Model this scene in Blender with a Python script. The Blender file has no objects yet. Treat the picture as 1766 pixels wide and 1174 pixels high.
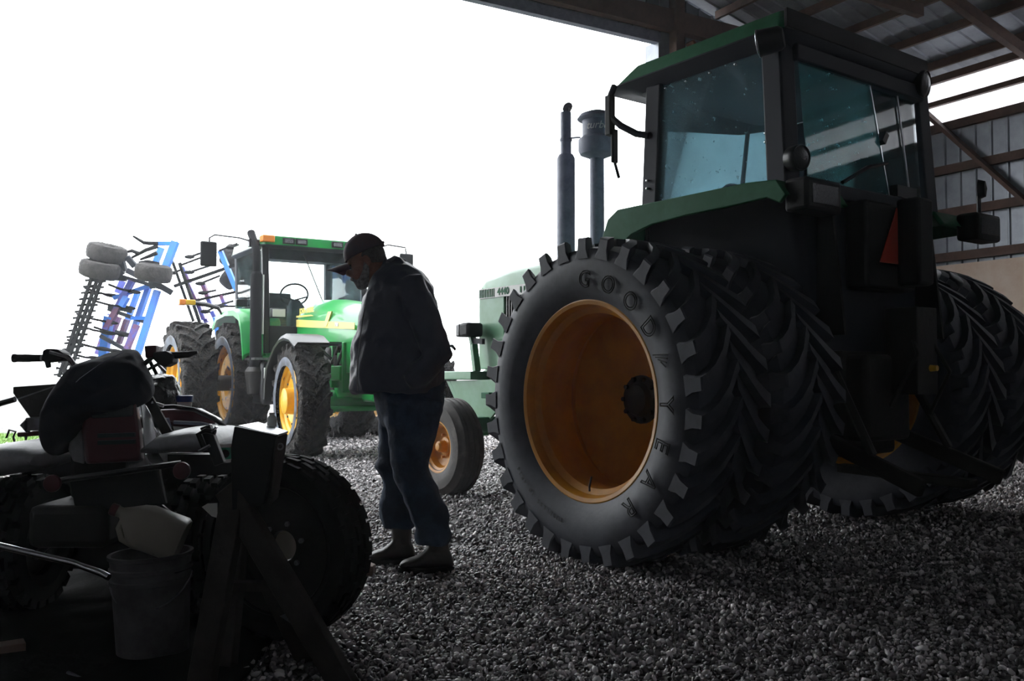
import bpy, bmesh, math, random
import numpy as np
from mathutils import Vector, Matrix, noise as mnoise

# ------------------------------------------------------------------ camera, sky, exposure
scene = bpy.context.scene
scene.view_settings.view_transform = 'Standard'
scene.view_settings.look = 'None'
scene.view_settings.gamma = 1.0
scene.view_settings.use_curve_mapping = False
scene.view_settings.exposure = 0.0

FPX, CX, CY, CAM_H, PITCH = 1553.5, 883.0, 587.0, 1.0013, math.atan(53.35 / 1553.5)
cam_data = bpy.data.cameras.new('camera')
cam_data.sensor_width = 36.0
cam_data.lens = FPX * 36.0 / 1766.0
cam_data.clip_end = 2000
cam = bpy.data.objects.new('camera', cam_data)
scene.collection.objects.link(cam)
cam.location = (0, 0, CAM_H)
cam.rotation_euler = (math.pi / 2 + PITCH, 0, 0)
scene.camera = cam

SKY = 6.4
world = bpy.data.worlds.new('overcast_sky')
scene.world = world
world.use_nodes = True
wn = world.node_tree
bgn = wn.nodes['Background']
bgn.inputs['Color'].default_value = (0.93, 0.97, 1.0, 1)
bgn.inputs['Strength'].default_value = SKY

C = scene.collection
PI = math.pi
R_ = math.radians
rnd = random.Random(7)

# ------------------------------------------------------------------ pixel -> place helpers
_c, _s = math.cos(PITCH), math.sin(PITCH)
def ray(px, py):
    r = (px - CX) / FPX; u = -(py - CY) / FPX
    return Vector((r, _c - u * _s, _s + u * _c))
def at(px, py, D):
    q = ray(px, py); q = q * (D / q.y)
    return Vector((q.x, q.y, q.z + CAM_H))
def gnd(px, py, z=0.0):
    q = ray(px, py); q = q * ((z - CAM_H) / q.z)
    return Vector((q.x, q.y, z))

# ------------------------------------------------------------------ materials
MATS = {}
def mat(name, col, rough=0.6, metal=0.0, col2=None, nscale=8.0, lo=0.4, hi=0.65, bump=0.0, bscale=60.0,
        spec=0.5, coat=0.0, detail=6.0, rough2=None, bdist=0.01):
    m = bpy.data.materials.new(name); m.use_nodes = True
    nt = m.node_tree; b = nt.nodes['Principled BSDF']
    b.inputs['Base Color'].default_value = (*col, 1)
    b.inputs['Roughness'].default_value = rough
    b.inputs['Metallic'].default_value = metal
    b.inputs['Specular IOR Level'].default_value = spec
    b.inputs['Coat Weight'].default_value = coat
    tc = nt.nodes.new('ShaderNodeTexCoord')
    if col2 is not None:
        n = nt.nodes.new('ShaderNodeTexNoise'); n.inputs['Scale'].default_value = nscale; n.inputs['Detail'].default_value = detail
        n.inputs['Roughness'].default_value = 0.65
        nt.links.new(tc.outputs['Object'], n.inputs['Vector'])
        r = nt.nodes.new('ShaderNodeMapRange'); r.inputs['From Min'].default_value = lo; r.inputs['From Max'].default_value = hi
        nt.links.new(n.outputs['Fac'], r.inputs['Value'])
        x = nt.nodes.new('ShaderNodeMix'); x.data_type = 'RGBA'
        x.inputs['A'].default_value = (*col, 1); x.inputs['B'].default_value = (*col2, 1)
        nt.links.new(r.outputs['Result'], x.inputs['Factor'])
        nt.links.new(x.outputs['Result'], b.inputs['Base Color'])
        if rough2 is not None:
            rr = nt.nodes.new('ShaderNodeMapRange'); rr.inputs['To Min'].default_value = rough; rr.inputs['To Max'].default_value = rough2
            nt.links.new(r.outputs['Result'], rr.inputs['Value']); nt.links.new(rr.outputs['Result'], b.inputs['Roughness'])
    if bump > 0:
        n2 = nt.nodes.new('ShaderNodeTexNoise'); n2.inputs['Scale'].default_value = bscale; n2.inputs['Detail'].default_value = 5
        nt.links.new(tc.outputs['Object'], n2.inputs['Vector'])
        bp = nt.nodes.new('ShaderNodeBump'); bp.inputs['Strength'].default_value = bump; bp.inputs['Distance'].default_value = bdist
        nt.links.new(n2.outputs['Fac'], bp.inputs['Height']); nt.links.new(bp.outputs['Normal'], b.inputs['Normal'])
    MATS[name] = m
    return m

def glass_mat(name, tint, dust, dustcol, nscale=3.0, dlo=0.35, dhi=0.75, dmin=0.0, specks=False):
    """thin pane: clear tinted glass under a film of dust"""
    m = bpy.data.materials.new(name); m.use_nodes = True
    nt = m.node_tree; nt.nodes.clear()
    out = nt.nodes.new('ShaderNodeOutputMaterial')
    tr = nt.nodes.new('ShaderNodeBsdfTransparent'); tr.inputs['Color'].default_value = (*tint, 1)
    gl = nt.nodes.new('ShaderNodeBsdfGlossy'); gl.inputs['Roughness'].default_value = 0.03
    fr = nt.nodes.new('ShaderNodeFresnel'); fr.inputs['IOR'].default_value = 1.45
    m1 = nt.nodes.new('ShaderNodeMixShader')
    nt.links.new(fr.outputs['Fac'], m1.inputs['Fac']); nt.links.new(tr.outputs[0], m1.inputs[1]); nt.links.new(gl.outputs[0], m1.inputs[2])
    tl = nt.nodes.new('ShaderNodeBsdfTranslucent'); tl.inputs['Color'].default_value = (*dustcol, 1)
    df = nt.nodes.new('ShaderNodeBsdfDiffuse'); df.inputs['Color'].default_value = (*dustcol, 1)
    m2 = nt.nodes.new('ShaderNodeMixShader'); m2.inputs['Fac'].default_value = 0.35
    nt.links.new(tl.outputs[0], m2.inputs[1]); nt.links.new(df.outputs[0], m2.inputs[2])
    tc = nt.nodes.new('ShaderNodeTexCoord')
    n = nt.nodes.new('ShaderNodeTexNoise'); n.inputs['Scale'].default_value = nscale; n.inputs['Detail'].default_value = 8
    nt.links.new(tc.outputs['Object'], n.inputs['Vector'])
    r = nt.nodes.new('ShaderNodeMapRange'); r.inputs['From Min'].default_value = dlo; r.inputs['From Max'].default_value = dhi
    r.inputs['To Min'].default_value = dmin; r.inputs['To Max'].default_value = dust
    nt.links.new(n.outputs['Fac'], r.inputs['Value'])
    m3 = nt.nodes.new('ShaderNodeMixShader')
    fac = r.outputs['Result']
    if specks:
        v = nt.nodes.new('ShaderNodeTexNoise'); v.inputs['Scale'].default_value = 34; v.inputs['Detail'].default_value = 2
        nt.links.new(tc.outputs['Object'], v.inputs['Vector'])
        r2 = nt.nodes.new('ShaderNodeMapRange'); r2.inputs['From Min'].default_value = 0.70; r2.inputs['From Max'].default_value = 0.74
        r2.inputs['To Max'].default_value = 0.6
        nt.links.new(v.outputs['Fac'], r2.inputs['Value'])
        a = nt.nodes.new('ShaderNodeMath'); a.operation = 'ADD'; a.use_clamp = True
        nt.links.new(fac, a.inputs[0]); nt.links.new(r2.outputs['Result'], a.inputs[1]); fac = a.outputs[0]
    nt.links.new(fac, m3.inputs['Fac']); nt.links.new(m1.outputs[0], m3.inputs[1]); nt.links.new(m2.outputs[0], m3.inputs[2])
    nt.links.new(m3.outputs[0], out.inputs['Surface'])
    MATS[name] = m
    return m

M_green_old = mat('dark_green_paint', (0.026, 0.13, 0.060), 0.6, 0, (0.04, 0.16, 0.085), 5, bump=0.05, bscale=30, spec=0.2)
M_green_hood = mat('flare_pale_green_paint', (0.09, 0.27, 0.13), 0.42, 0, (0.12, 0.31, 0.18), 5, bump=0.05, bscale=30, coat=0.2)  # green made paler to carry the flare and mist over the nose
M_green = mat('bright_green_paint', (0.012, 0.33, 0.06), 0.3, 0, (0.03, 0.28, 0.08), 3, coat=0.3)
M_yellow_old = mat('worn_yellow_paint', (0.62, 0.27, 0.015), 0.45, 0, (0.50, 0.20, 0.012), 6, bump=0.1, bscale=25, coat=0.1)
M_yellow = mat('bright_yellow_paint', (0.85, 0.50, 0.02), 0.35, 0, (0.72, 0.38, 0.02), 7)
M_yellow_mud = mat('muddy_yellow_paint', (0.85, 0.46, 0.02), 0.45, 0, (0.10, 0.065, 0.04), 9, lo=0.53, hi=0.62)
M_rubber = mat('veiled_black_rubber', (0.062, 0.066, 0.082), 0.56, 0, (0.042, 0.044, 0.054), 7, bump=0.25, bscale=40, bdist=0.004, spec=0.4)  # bluish grey puts the flare veil over the tyres into the colour
M_rubber_fr = mat('brown_dusty_rubber', (0.065, 0.058, 0.055), 0.7, 0, (0.13, 0.11, 0.10), 9, lo=0.5, hi=0.7, bump=0.3, bscale=40, bdist=0.004)
M_rubber_mud = mat('mud_caked_rubber', (0.006, 0.0055, 0.006), 0.7, 0, (0.034, 0.025, 0.020), 13, lo=0.42, hi=0.66, bump=1.0, bscale=34, bdist=0.07, spec=.3)
M_rubber_blue = mat('wiped_grey_rubber', (0.10, 0.12, 0.16), 0.6, 0, (0.045, 0.045, 0.05), 5, lo=0.45, hi=0.6, bump=0.3, bscale=30)
M_black = mat('black_paint', (0.012, 0.012, 0.014), 0.35)
M_black_pipe = mat('sooty_black_pipe', (0.008, 0.008, 0.010), 0.75, spec=.1)
M_stripe = mat('pale_yellow_decal', (0.95, 0.80, 0.22), 0.4)
M_black_matt = mat('matt_black_plastic', (0.007, 0.007, 0.0085), 0.6, spec=.3, bump=0.1, bscale=80)
M_grease = mat('greasy_dark_iron', (0.011, 0.0105, 0.010), 0.6, 0.1, (0.018, 0.015, 0.012), 9, bump=0.3, bscale=30)
M_grey_post = mat('dark_grey_cab_paint', (0.019, 0.022, 0.033), 0.6, spec=.35)
M_pipe = mat('grey_painted_pipe', (0.24, 0.26, 0.34), 0.55, 0.0, (0.17, 0.185, 0.25), 10)
M_steel = mat('worn_bare_steel', (0.32, 0.33, 0.35), 0.35, 0.8, (0.18, 0.17, 0.17), 14)
M_chrome = mat('bright_metal', (0.7, 0.7, 0.72), 0.2, 1.0)
M_white = mat('white_paint', (0.75, 0.75, 0.73), 0.5)
M_orange = mat('amber_lens', (0.9, 0.28, 0.05), 0.25)
M_red = mat('red_orange_reflector', (0.62, 0.05, 0.02), 0.4)
M_lens = mat('lamp_lens', (0.08, 0.08, 0.085), 0.15, 0.3, bump=0.4, bscale=90)
M_letter = mat('moulded_rubber_letters', (0.010, 0.010, 0.012), 0.6)
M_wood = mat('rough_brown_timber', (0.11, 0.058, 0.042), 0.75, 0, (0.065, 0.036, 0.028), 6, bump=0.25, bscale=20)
M_wood_lit = mat('lit_brown_timber', (0.26, 0.12, 0.07), 0.75, 0, (0.18, 0.08, 0.05), 6, bump=0.25, bscale=20)  # same brown timber in a lit tone, the light is in the colour
M_steel_sheet = mat('grey_ribbed_sheet_steel', (0.30, 0.32, 0.36), 0.4, 0.3, (0.22, 0.235, 0.27), 3)
M_ply = mat('tan_plywood', (0.55, 0.40, 0.31), 0.7, 0, (0.62, 0.50, 0.42), 3)
M_glass = glass_mat('dusty_cab_glass', (0.84, 0.92, 0.94), 0.20, (0.56, 0.76, 0.84), 5, dmin=0.10, specks=True)
M_glass_rear = glass_mat('green_tinted_glass', (0.50, 0.74, 0.74), 0.30, (0.35, 0.62, 0.66), 2, dmin=0.10, specks=True)
M_glass_clear = glass_mat('clear_glass', (0.90, 0.95, 0.95), 0.05, (0.6, 0.8, 0.85), 3)
M_glass_screen = glass_mat('grimy_windscreen', (0.72, 0.88, 0.92), 0.95, (0.66, 0.86, 0.93), 3, dmin=0.75, specks=True)

# ------------------------------------------------------------------ mesh builder
class MB:
    def __init__(s): s.v = []; s.f = []
    def add(s, vs, fs):
        o = len(s.v); s.v += [tuple(v) for v in vs]; s.f += [tuple(i + o for i in f) for f in fs]; return s
    def box(s, c, d, R=None):
        x, y, z = d[0] / 2, d[1] / 2, d[2] / 2
        vs = [Vector((a, b, e)) for a in (-x, x) for b in (-y, y) for e in (-z, z)]
        if R: vs = [R @ v for v in vs]
        vs = [v + Vector(c) for v in vs]
        return s.add(vs, [(0, 1, 3, 2), (4, 6, 7, 5), (0, 4, 5, 1), (2, 3, 7, 6), (0, 2, 6, 4), (1, 5, 7, 3)])
    def beam(s, a, b, w, h, up=(0, 0, 1), taper=1.0):
        a, b = Vector(a), Vector(b); t = (b - a).normalized(); up = Vector(up)
        if abs(t.dot(up)) > .98: up = Vector((1, 0, 0))
        sd = t.cross(up).normalized(); u = sd.cross(t)
        vs = []
        for p, k in ((a, 1), (b, taper)):
            for i, j in ((-1, -1), (1, -1), (1, 1), (-1, 1)): vs.append(p + sd * i * w / 2 * k + u * j * h / 2 * k)
        return s.add(vs, [(3, 2, 1, 0), (4, 5, 6, 7), (0, 1, 5, 4), (1, 2, 6, 5), (2, 3, 7, 6), (3, 0, 4, 7)])
    def loft(s, rings, cap=True, closed=True, ringclosed=False):
        n = len(rings[0]); vs = [p for r in rings for p in r]; fs = []
        m = len(rings)
        for k in range(m if ringclosed else m - 1):
            k2 = (k + 1) % m
            for i in range(n if closed else n - 1):
                j = (i + 1) % n
                fs.append((k * n + i, k * n + j, k2 * n + j, k2 * n + i))
        if cap and not ringclosed:
            fs.append(tuple(range(n))[::-1]); fs.append(tuple((m - 1) * n + i for i in range(n)))
        return s.add(vs, fs)
    def tube(s, pts, r, n=10, cap=True):
        pts = [Vector(p) for p in pts]; rs = r if isinstance(r, (list, tuple)) else [r] * len(pts)
        rings = []; prev = None
        for i, p in enumerate(pts):
            t = (pts[min(i + 1, len(pts) - 1)] - pts[max(i - 1, 0)]).normalized()
            if prev is None:
                a = Vector((0, 0, 1)) if abs(t.z) < .9 else Vector((1, 0, 0))
                e = t.cross(a).normalized()
            else:
                e = (prev - t * prev.dot(t)).normalized()
            prev = e; g = t.cross(e)
            rings.append([p + (e * math.cos(2 * PI * k / n) + g * math.sin(2 * PI * k / n)) * rs[i] for k in range(n)])
        return s.loft(rings, cap)
    def lathe(s, prof, o=(0, 0, 0), ax='z', n=32, closedprof=False, a0=0.0, a1=2 * PI, cap=False):
        """prof: (radius, height along axis)"""
        o = Vector(o); rings = []
        if isinstance(ax, str): ax = {'x': Vector((1, 0, 0)), 'y': Vector((0, 1, 0)), 'z': Vector((0, 0, 1))}[ax]
        ax = Vector(ax).normalized()
        e = ax.cross(Vector((0, 0, 1)) if abs(ax.z) < .9 else Vector((1, 0, 0))).normalized(); g = ax.cross(e)
        full = abs(a1 - a0 - 2 * PI) < 1e-6
        for k in range(n if full else n + 1):
            a = a0 + (a1 - a0) * k / n; d = e * math.cos(a) + g * math.sin(a)
            rings.append([o + ax * h + d * max(r, 1e-4) for r, h in prof])
        return s.loft(rings, cap=(not full and cap), closed=closedprof, ringclosed=full)
    def prism(s, poly, ax, t0, t1):
        """poly in the two other axes (cyclic order), extruded along ax"""
        def P(a, b, t): return {'x': (t, a, b), 'y': (a, t, b), 'z': (a, b, t)}[ax]
        return s.loft([[P(a, b, t0) for a, b in poly], [P(a, b, t1) for a, b in poly]])
    def ell(s, c, r, n=16, m=10, R=None):
        c = Vector(c); r = r if isinstance(r, (tuple, list)) else (r, r, r); rings = []
        for i in range(m + 1):
            t = -PI / 2 + PI * i / m; q = max(math.cos(t), 1e-3)
            ring = []
            for k in range(n):
                v = Vector((r[0] * q * math.cos(2 * PI * k / n), r[1] * q * math.sin(2 * PI * k / n), r[2] * math.sin(t)))
                if R: v = R @ v
                ring.append(c + v)
            rings.append(ring)
        return s.loft(rings)
    def xf(s, M):
        s.v = [tuple(M @ Vector(v)) for v in s.v]; return s
    def jitter(s, amp, scale, seed=0.0):
        out = []
        for v in s.v:
            q = Vector(v) * scale + Vector((seed, seed * 1.7, seed * .3)); n = mnoise.noise_vector(q)
            out.append(tuple(Vector(v) + n * amp))
        s.v = out; return s
    def build(s, name, m, parent=None, world=False, bevel=0.0, smooth=35, sub=0, recalc=True, seg=2):
        me = bpy.data.meshes.new(name)
        vs = s.v
        if world and parent is not None:
            off = WL[parent.name]; vs = [(v[0] - off[0], v[1] - off[1], v[2] - off[2]) for v in vs]
        me.from_pydata(vs, [], s.f)
        if recalc:
            bm = bmesh.new(); bm.from_mesh(me); bmesh.ops.recalc_face_normals(bm, faces=bm.faces); bm.to_mesh(me); bm.free()
        me.materials.append(m)
        if smooth:
            me.shade_smooth(); me.set_sharp_from_angle(angle=R_(smooth))
        o = bpy.data.objects.new(name, me); C.objects.link(o)
        if parent is not None:
            o.parent = parent; WL[o.name] = WL.get(parent.name, Vector((0, 0, 0)))
        else: WL[o.name] = Vector((0, 0, 0))
        if bevel:
            b = o.modifiers.new('bevel', 'BEVEL'); b.width = bevel; b.segments = seg; b.limit_method = 'ANGLE'; b.angle_limit = R_(40)
            b.harden_normals = False
        if sub:
            b = o.modifiers.new('sub', 'SUBSURF'); b.levels = sub; b.render_levels = sub
        return o
WL = {}
def thing(name, label, cat, loc=(0, 0, 0), rz=0.0, group=None):
    o = bpy.data.objects.new(name, None); C.objects.link(o); o.location = loc; o.rotation_euler = (0, 0, rz)
    o.empty_display_size = 0.1
    WL[o.name] = Vector(loc); o['label'] = label; o['category'] = cat
    if group: o['group'] = group
    return o
def tag(o, label, cat, group=None):
    o['label'] = label; o['category'] = cat
    if group: o['group'] = group
    return o
def base_at(o, p):
    """move the origin of a one-mesh thing to its base point"""
    p = Vector(p); o.data.transform(Matrix.Translation(-p)); o.location = p; return o
def struct(o): o['kind'] = 'structure'; return o
def remesh(o, voxel, smooth=6, factor=0.6):
    md = o.modifiers.new('r', 'REMESH'); md.mode = 'VOXEL'; md.voxel_size = voxel; md.use_smooth_shade = True
    if smooth:
        sm = o.modifiers.new('s', 'SMOOTH'); sm.iterations = smooth; sm.factor = factor
    dg = bpy.context.evaluated_depsgraph_get(); ev = o.evaluated_get(dg)
    me = bpy.data.meshes.new_from_object(ev); old = o.data; m = old.materials[0]
    o.modifiers.clear(); o.data = me
    if not me.materials: me.materials.append(m)
    bpy.data.meshes.remove(old)
    return o
def text_mesh(ch, size, depth=0.0, outline=0.0, shear=0.0, bold=0.0):
    """2-D letters as plain vertex lists (x right, y up, z out)"""
    cu = bpy.data.curves.new('t', 'FONT'); cu.body = ch; cu.size = size; cu.align_x = 'CENTER'; cu.align_y = 'CENTER'; cu.shear = shear
    cu.resolution_u = 4
    if outline: cu.fill_mode = 'NONE'; cu.bevel_depth = outline; cu.bevel_resolution = 0
    else: cu.extrude = depth; cu.offset = bold
    ob = bpy.data.objects.new('t', cu); C.objects.link(ob)
    dg = bpy.context.evaluated_depsgraph_get(); dg.update()
    me = bpy.data.meshes.new_from_object(ob.evaluated_get(dg))
    vs = [tuple(v.co) for v in me.vertices]; fs = [tuple(p.vertices) for p in me.polygons]
    bpy.data.objects.remove(ob); bpy.data.curves.remove(cu); bpy.data.meshes.remove(me)
    return vs, fs
def text_on(mb, s, size, o, ex, ey, depth=0.004, **k):
    o, ex, ey = Vector(o), Vector(ex).normalized(), Vector(ey).normalized(); ez = ex.cross(ey)
    vs, fs = text_mesh(s, size, depth, **k)
    mb.add([o + ex * v[0] + ey * v[1] + ez * v[2] for v in vs], fs)

# ------------------------------------------------------------------ barn frame: U = along the right wall, V = across to the right
BU = Vector((-0.5, 0.8660254, 0)); BV = Vector((0.8660254, 0.5, 0))
def B(u, v, z): return BU * u + BV * v + Vector((0, 0, z))
V_R, U_F, V_OPEN, V_L, U_B = 11.6, 9.38, 7.67, -8.5, -7.5
EAVE, SL, VPK, HDR = 5.22, 0.25, 1.55, 5.52
def roof_z(v): return EAVE + SL * (V_R - v if v > VPK else (v - V_L))

def ribbed(mb, o, ex, ey, w, h, nrm, pitch=0.2286, rib=0.02, th=0.012):
    """ribbed sheet: o corner, ex across ribs (width w), ey along ribs (height h)"""
    o, ex, ey, nrm = Vector(o), Vector(ex).normalized(), Vector(ey), Vector(nrm).normalized()
    xs = []; x = 0.0
    while x < w:
        for dx, hh in ((0, 0), (pitch * .36, 0), (pitch * .43, rib), (pitch * .52, rib), (pitch * .59, 0)):
            if x + dx < w: xs.append((x + dx, hh))
        x += pitch
    xs.append((w, 0))
    top = [o + ex * a + nrm * b for a, b in xs]; rev = [p - nrm * th for p in top]
    rg = []
    loop = top + rev[::-1]
    mb.loft([loop, [p + ey * h for p in loop]])

# ground
def ground_material():
    m = bpy.data.materials.new('gravel_ground'); m.use_nodes = True; nt = m.node_tree; b = nt.nodes['Principled BSDF']
    tc = nt.nodes.new('ShaderNodeTexCoord')
    vo = nt.nodes.new('ShaderNodeTexVoronoi'); vo.inputs['Scale'].default_value = 34; nt.links.new(tc.outputs['Object'], vo.inputs['Vector'])
    rp = nt.nodes.new('ShaderNodeValToRGB'); rp.color_ramp.elements[0].color = (0.03, 0.028, 0.028, 1); rp.color_ramp.elements[1].color = (0.17, 0.155, 0.15, 1)
    sep = nt.nodes.new('ShaderNodeSeparateColor'); nt.links.new(vo.outputs['Color'], sep.inputs[0]); nt.links.new(sep.outputs[0], rp.inputs['Fac'])
    nt.links.new(rp.outputs['Color'], b.inputs['Base Color'])
    b.inputs['Roughness'].default_value = 0.55
    bp = nt.nodes.new('ShaderNodeBump'); bp.inputs['Strength'].default_value = 1.0; bp.inputs['Distance'].default_value = 0.03; bp.invert = True
    nt.links.new(vo.outputs['Distance'], bp.inputs['Height']); nt.links.new(bp.outputs['Normal'], b.inputs['Normal'])
    return m
M_ground = ground_material()
g = MB(); g.box((0, 40, -0.11), (340, 300, 0.2)); struct(g.build('ground', M_ground))

# right wall: ribbed steel, girts, translucent strip, plywood
wr = MB()
z_lo, z_hi = 4.42, 5.12
ribbed(wr, B(U_F + .0, V_R + .04, 0), -BU, (0, 0, 1), U_F - U_B, z_lo, -BV)
wall_right = struct(wr.build('wall_right', M_steel_sheet, smooth=0))
M_poly = bpy.data.materials.new('milky_translucent_sheet'); M_poly.use_nodes = True
_nt = M_poly.node_tree; _nt.nodes.clear(); _o = _nt.nodes.new('ShaderNodeOutputMaterial'); _t = _nt.nodes.new('ShaderNodeBsdfTranslucent'); _t.inputs['Color'].default_value = (.92, .92, .94, 1)
_d = _nt.nodes.new('ShaderNodeBsdfDiffuse'); _d.inputs['Color'].default_value = (.7, .7, .72, 1); _x = _nt.nodes.new('ShaderNodeMixShader'); _x.inputs['Fac'].default_value = 0.08
_nt.links.new(_t.outputs[0], _x.inputs[1]); _nt.links.new(_d.outputs[0], _x.inputs[2]); _nt.links.new(_x.outputs[0], _o.inputs['Surface'])
tr = MB(); ribbed(tr, B(U_F, V_R + .05, z_lo), -BU, (0, 0, 1), U_F - U_B, EAVE - z_lo, -BV, th=0.003)
tr.build('translucent_strip', M_poly, wall_right, smooth=0)
for z in (0.6, 1.2, 1.9, 2.60, 3.22, 3.83, 4.44, 4.80, 5.14):
    k = MB(); k.beam(B(U_F, V_R - .03, z), B(U_B, V_R - .03, z), 0.07, 0.12 if z < 4.6 else (0.07 if z < 5 else .1)); k.build('girt', M_wood, wall_right, smooth=0)
for u in (U_F - .1, 4.2, 1.75, -.7, -3.1, -5.5):
    k = MB(); k.beam(B(u, V_R - .16, 0), B(u, V_R - .16, EAVE), 0.15, 0.15); k.build('post', M_wood, wall_right, smooth=0)
k = MB(); k.beam(B(8.5, V_R - .12, 5.14), B(5.1, V_R - .12, 1.5), 0.05, 0.15, up=BV); k.build('diagonal_brace', M_wood, wall_right, smooth=0)
k = MB(); k.beam(B(9.1, V_R - .25, 1.23), B(3.0, V_R - .25, 1.23), 0.02, 2.46); ply = k.build('plywood_lining', M_ply, wall_right, smooth=0)

# front gable wall with the big doorway
gw = MB()
ribbed(gw, B(U_F, V_OPEN, 0), BV, (0, 0, 1), V_R - V_OPEN, EAVE, -BU)
wall_front = struct(gw.build('wall_front', M_steel_sheet, smooth=0))
def gable_piece(name, u, v0, v1, z0, parent):
    m = MB(); pts = [(v0, z0), (v1, z0), (v1, roof_z(v1))] + ([(VPK, roof_z(VPK))] if v0 < VPK < v1 else []) + [(v0, roof_z(v0))]
    m.loft([[B(u, a, z) for a, z in pts], [B(u + .03, a, z) for a, z in pts]]); return m.build(name, M_steel_sheet, parent, smooth=0)
V_OL = -1.3
gable_piece('gable_siding', U_F, V_OL, V_OPEN, HDR, wall_front)
gable_piece('gable_siding', U_F + .001, V_OPEN, V_R, EAVE - .02, wall_front)
gable_piece('gable_siding', U_F, V_L, V_OL, 0, wall_front)
# ribs over the doorway siding
v = V_OL + .1
rb = MB()
while v < V_R:
    z0 = HDR if v < V_OPEN else EAVE
    rb.beam(B(U_F - .012, v, z0), B(U_F - .012, v, roof_z(v)), .03, .024, up=BU); v += .2286
rb.build('siding_rib', M_steel_sheet, wall_front, smooth=0)
k = MB(); k.beam(B(U_F - .02, V_OL, HDR - .06), B(U_F - .02, V_OPEN, HDR - .06), .10, .14); k.build('header_trim', M_pipe, wall_front, smooth=0)
k = MB(); k.beam(B(U_F - .14, V_OL - .2, HDR + .16), B(U_F - .14, V_R, HDR + .16), .12, .28); k.build('header_beam', M_wood, wall_front, smooth=0)
k = MB(); k.beam(B(U_F + .08, V_OPEN + .02, 0), B(U_F + .08, V_OPEN + .02, HDR - .1), .10, .28, up=BU); k.build('door_edge_trim', M_steel_sheet, wall_front, smooth=0)
for v in (V_OPEN + .2, V_OPEN + 2.1, V_OL - .15):
    k = MB(); k.beam(B(U_F - .17, v, 0), B(U_F - .17, v, roof_z(v)), .15, .15, up=BU); k.build('post', M_wood, wall_front, smooth=0)
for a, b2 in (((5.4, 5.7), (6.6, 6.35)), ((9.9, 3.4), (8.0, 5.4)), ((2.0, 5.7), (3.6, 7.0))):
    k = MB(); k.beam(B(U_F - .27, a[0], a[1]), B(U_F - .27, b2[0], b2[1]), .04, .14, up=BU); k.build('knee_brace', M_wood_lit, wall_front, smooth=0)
for z in (1.2, 2.4, 3.6, 4.6):
    k = MB(); k.beam(B(U_F - .06, V_OPEN + .1, z), B(U_F - .06, V_R, z), .08, .12); k.build('girt', M_wood, wall_front, smooth=0)
# left and back walls
m = MB(); m.loft([[B(U_B, V_L, 0), B(U_F, V_L, 0), B(U_F, V_L, EAVE), B(U_B, V_L, EAVE)], [B(U_B, V_L - .03, 0), B(U_F, V_L - .03, 0), B(U_F, V_L - .03, EAVE), B(U_B, V_L - .03, EAVE)]])
struct(m.build('wall_left', M_steel_sheet, smooth=0))
m = MB(); pts = [(V_L, 0), (V_R, 0), (V_R, EAVE), (VPK, roof_z(VPK)), (V_L, EAVE)]
m.loft([[B(U_B, a, z) for a, z in pts], [B(U_B - .03, a, z) for a, z in pts]]); struct(m.build('wall_back', M_steel_sheet, smooth=0))
# roof
rf = MB(); n = (BV * SL + Vector((0, 0, 1))).normalized(); ln = math.hypot(V_R + .3 - VPK, SL * (V_R + .3 - VPK))
ribbed(rf, B(U_B, V_R + .3, roof_z(V_R + .3) + .12), BU, (-BV + Vector((0, 0, SL))).normalized(), U_F - U_B + .3, ln, -n)
ceiling = struct(rf.build('ceiling', M_steel_sheet, smooth=0))
rf = MB(); n2 = (-BV * SL + Vector((0, 0, 1))).normalized(); ln = math.hypot(VPK - V_L, SL * (VPK - V_L))
ribbed(rf, B(U_B, V_L, EAVE + .12), BU, (BV + Vector((0, 0, SL))).normalized(), U_F - U_B + .3, ln, -n2); rf.build('roof_slope', M_steel_sheet, ceiling, smooth=0)
v = V_R - .15
while v > V_L + .2:
    k = MB(); z = roof_z(v) + .055; k.beam(B(U_F, v, z), B(U_B, v, z), .05, .11); k.build('purlin', M_wood, ceiling, smooth=0)
    v -= .68
def web(u, a, b2, w=.05, h=.14):
    k = MB(); k.beam(B(u, *a), B(u, *b2), w, h, up=BU); k.build('truss_member', M_wood, ceiling, smooth=0)
for u in (6.66, 4.2, 1.75, -.7, -3.1, -5.5):
    web(u, (V_R, roof_z(V_R) - .10), (VPK, roof_z(VPK) - .10), h=.045 + .01) if False else None
    for (a, b2) in (((V_R, roof_z(V_R) - .11), (VPK, roof_z(VPK) - .11)), ((V_L, roof_z(V_L) - .11), (VPK, roof_z(VPK) - .11)),
                    ((V_R - 2.2, EAVE + .02), (V_L, EAVE + .02)) if u == 6.66 else ((V_R, EAVE + .02), (V_L, EAVE + .02)),
                    ((8.6, EAVE), (8.2, roof_z(8.2) - .1)), ((8.2, roof_z(8.2) - .1), (5.2, EAVE)), ((5.2, EAVE), (VPK, roof_z(VPK) - .1)), ((-2.1, EAVE), (VPK, roof_z(VPK) - .1))):
        k = MB(); k.beam(B(u, *a), B(u, *b2), .14, .09, up=BU); k.build('truss_member', M_wood, ceiling, smooth=0)
    if u < 6: k = MB(); k.beam(B(u + .1, V_R - .2, EAVE - 1.3), B(u + .1, V_R - 1.5, EAVE), .10, .05, up=BU); k.build('knee_brace', M_wood, ceiling, smooth=0)

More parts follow.
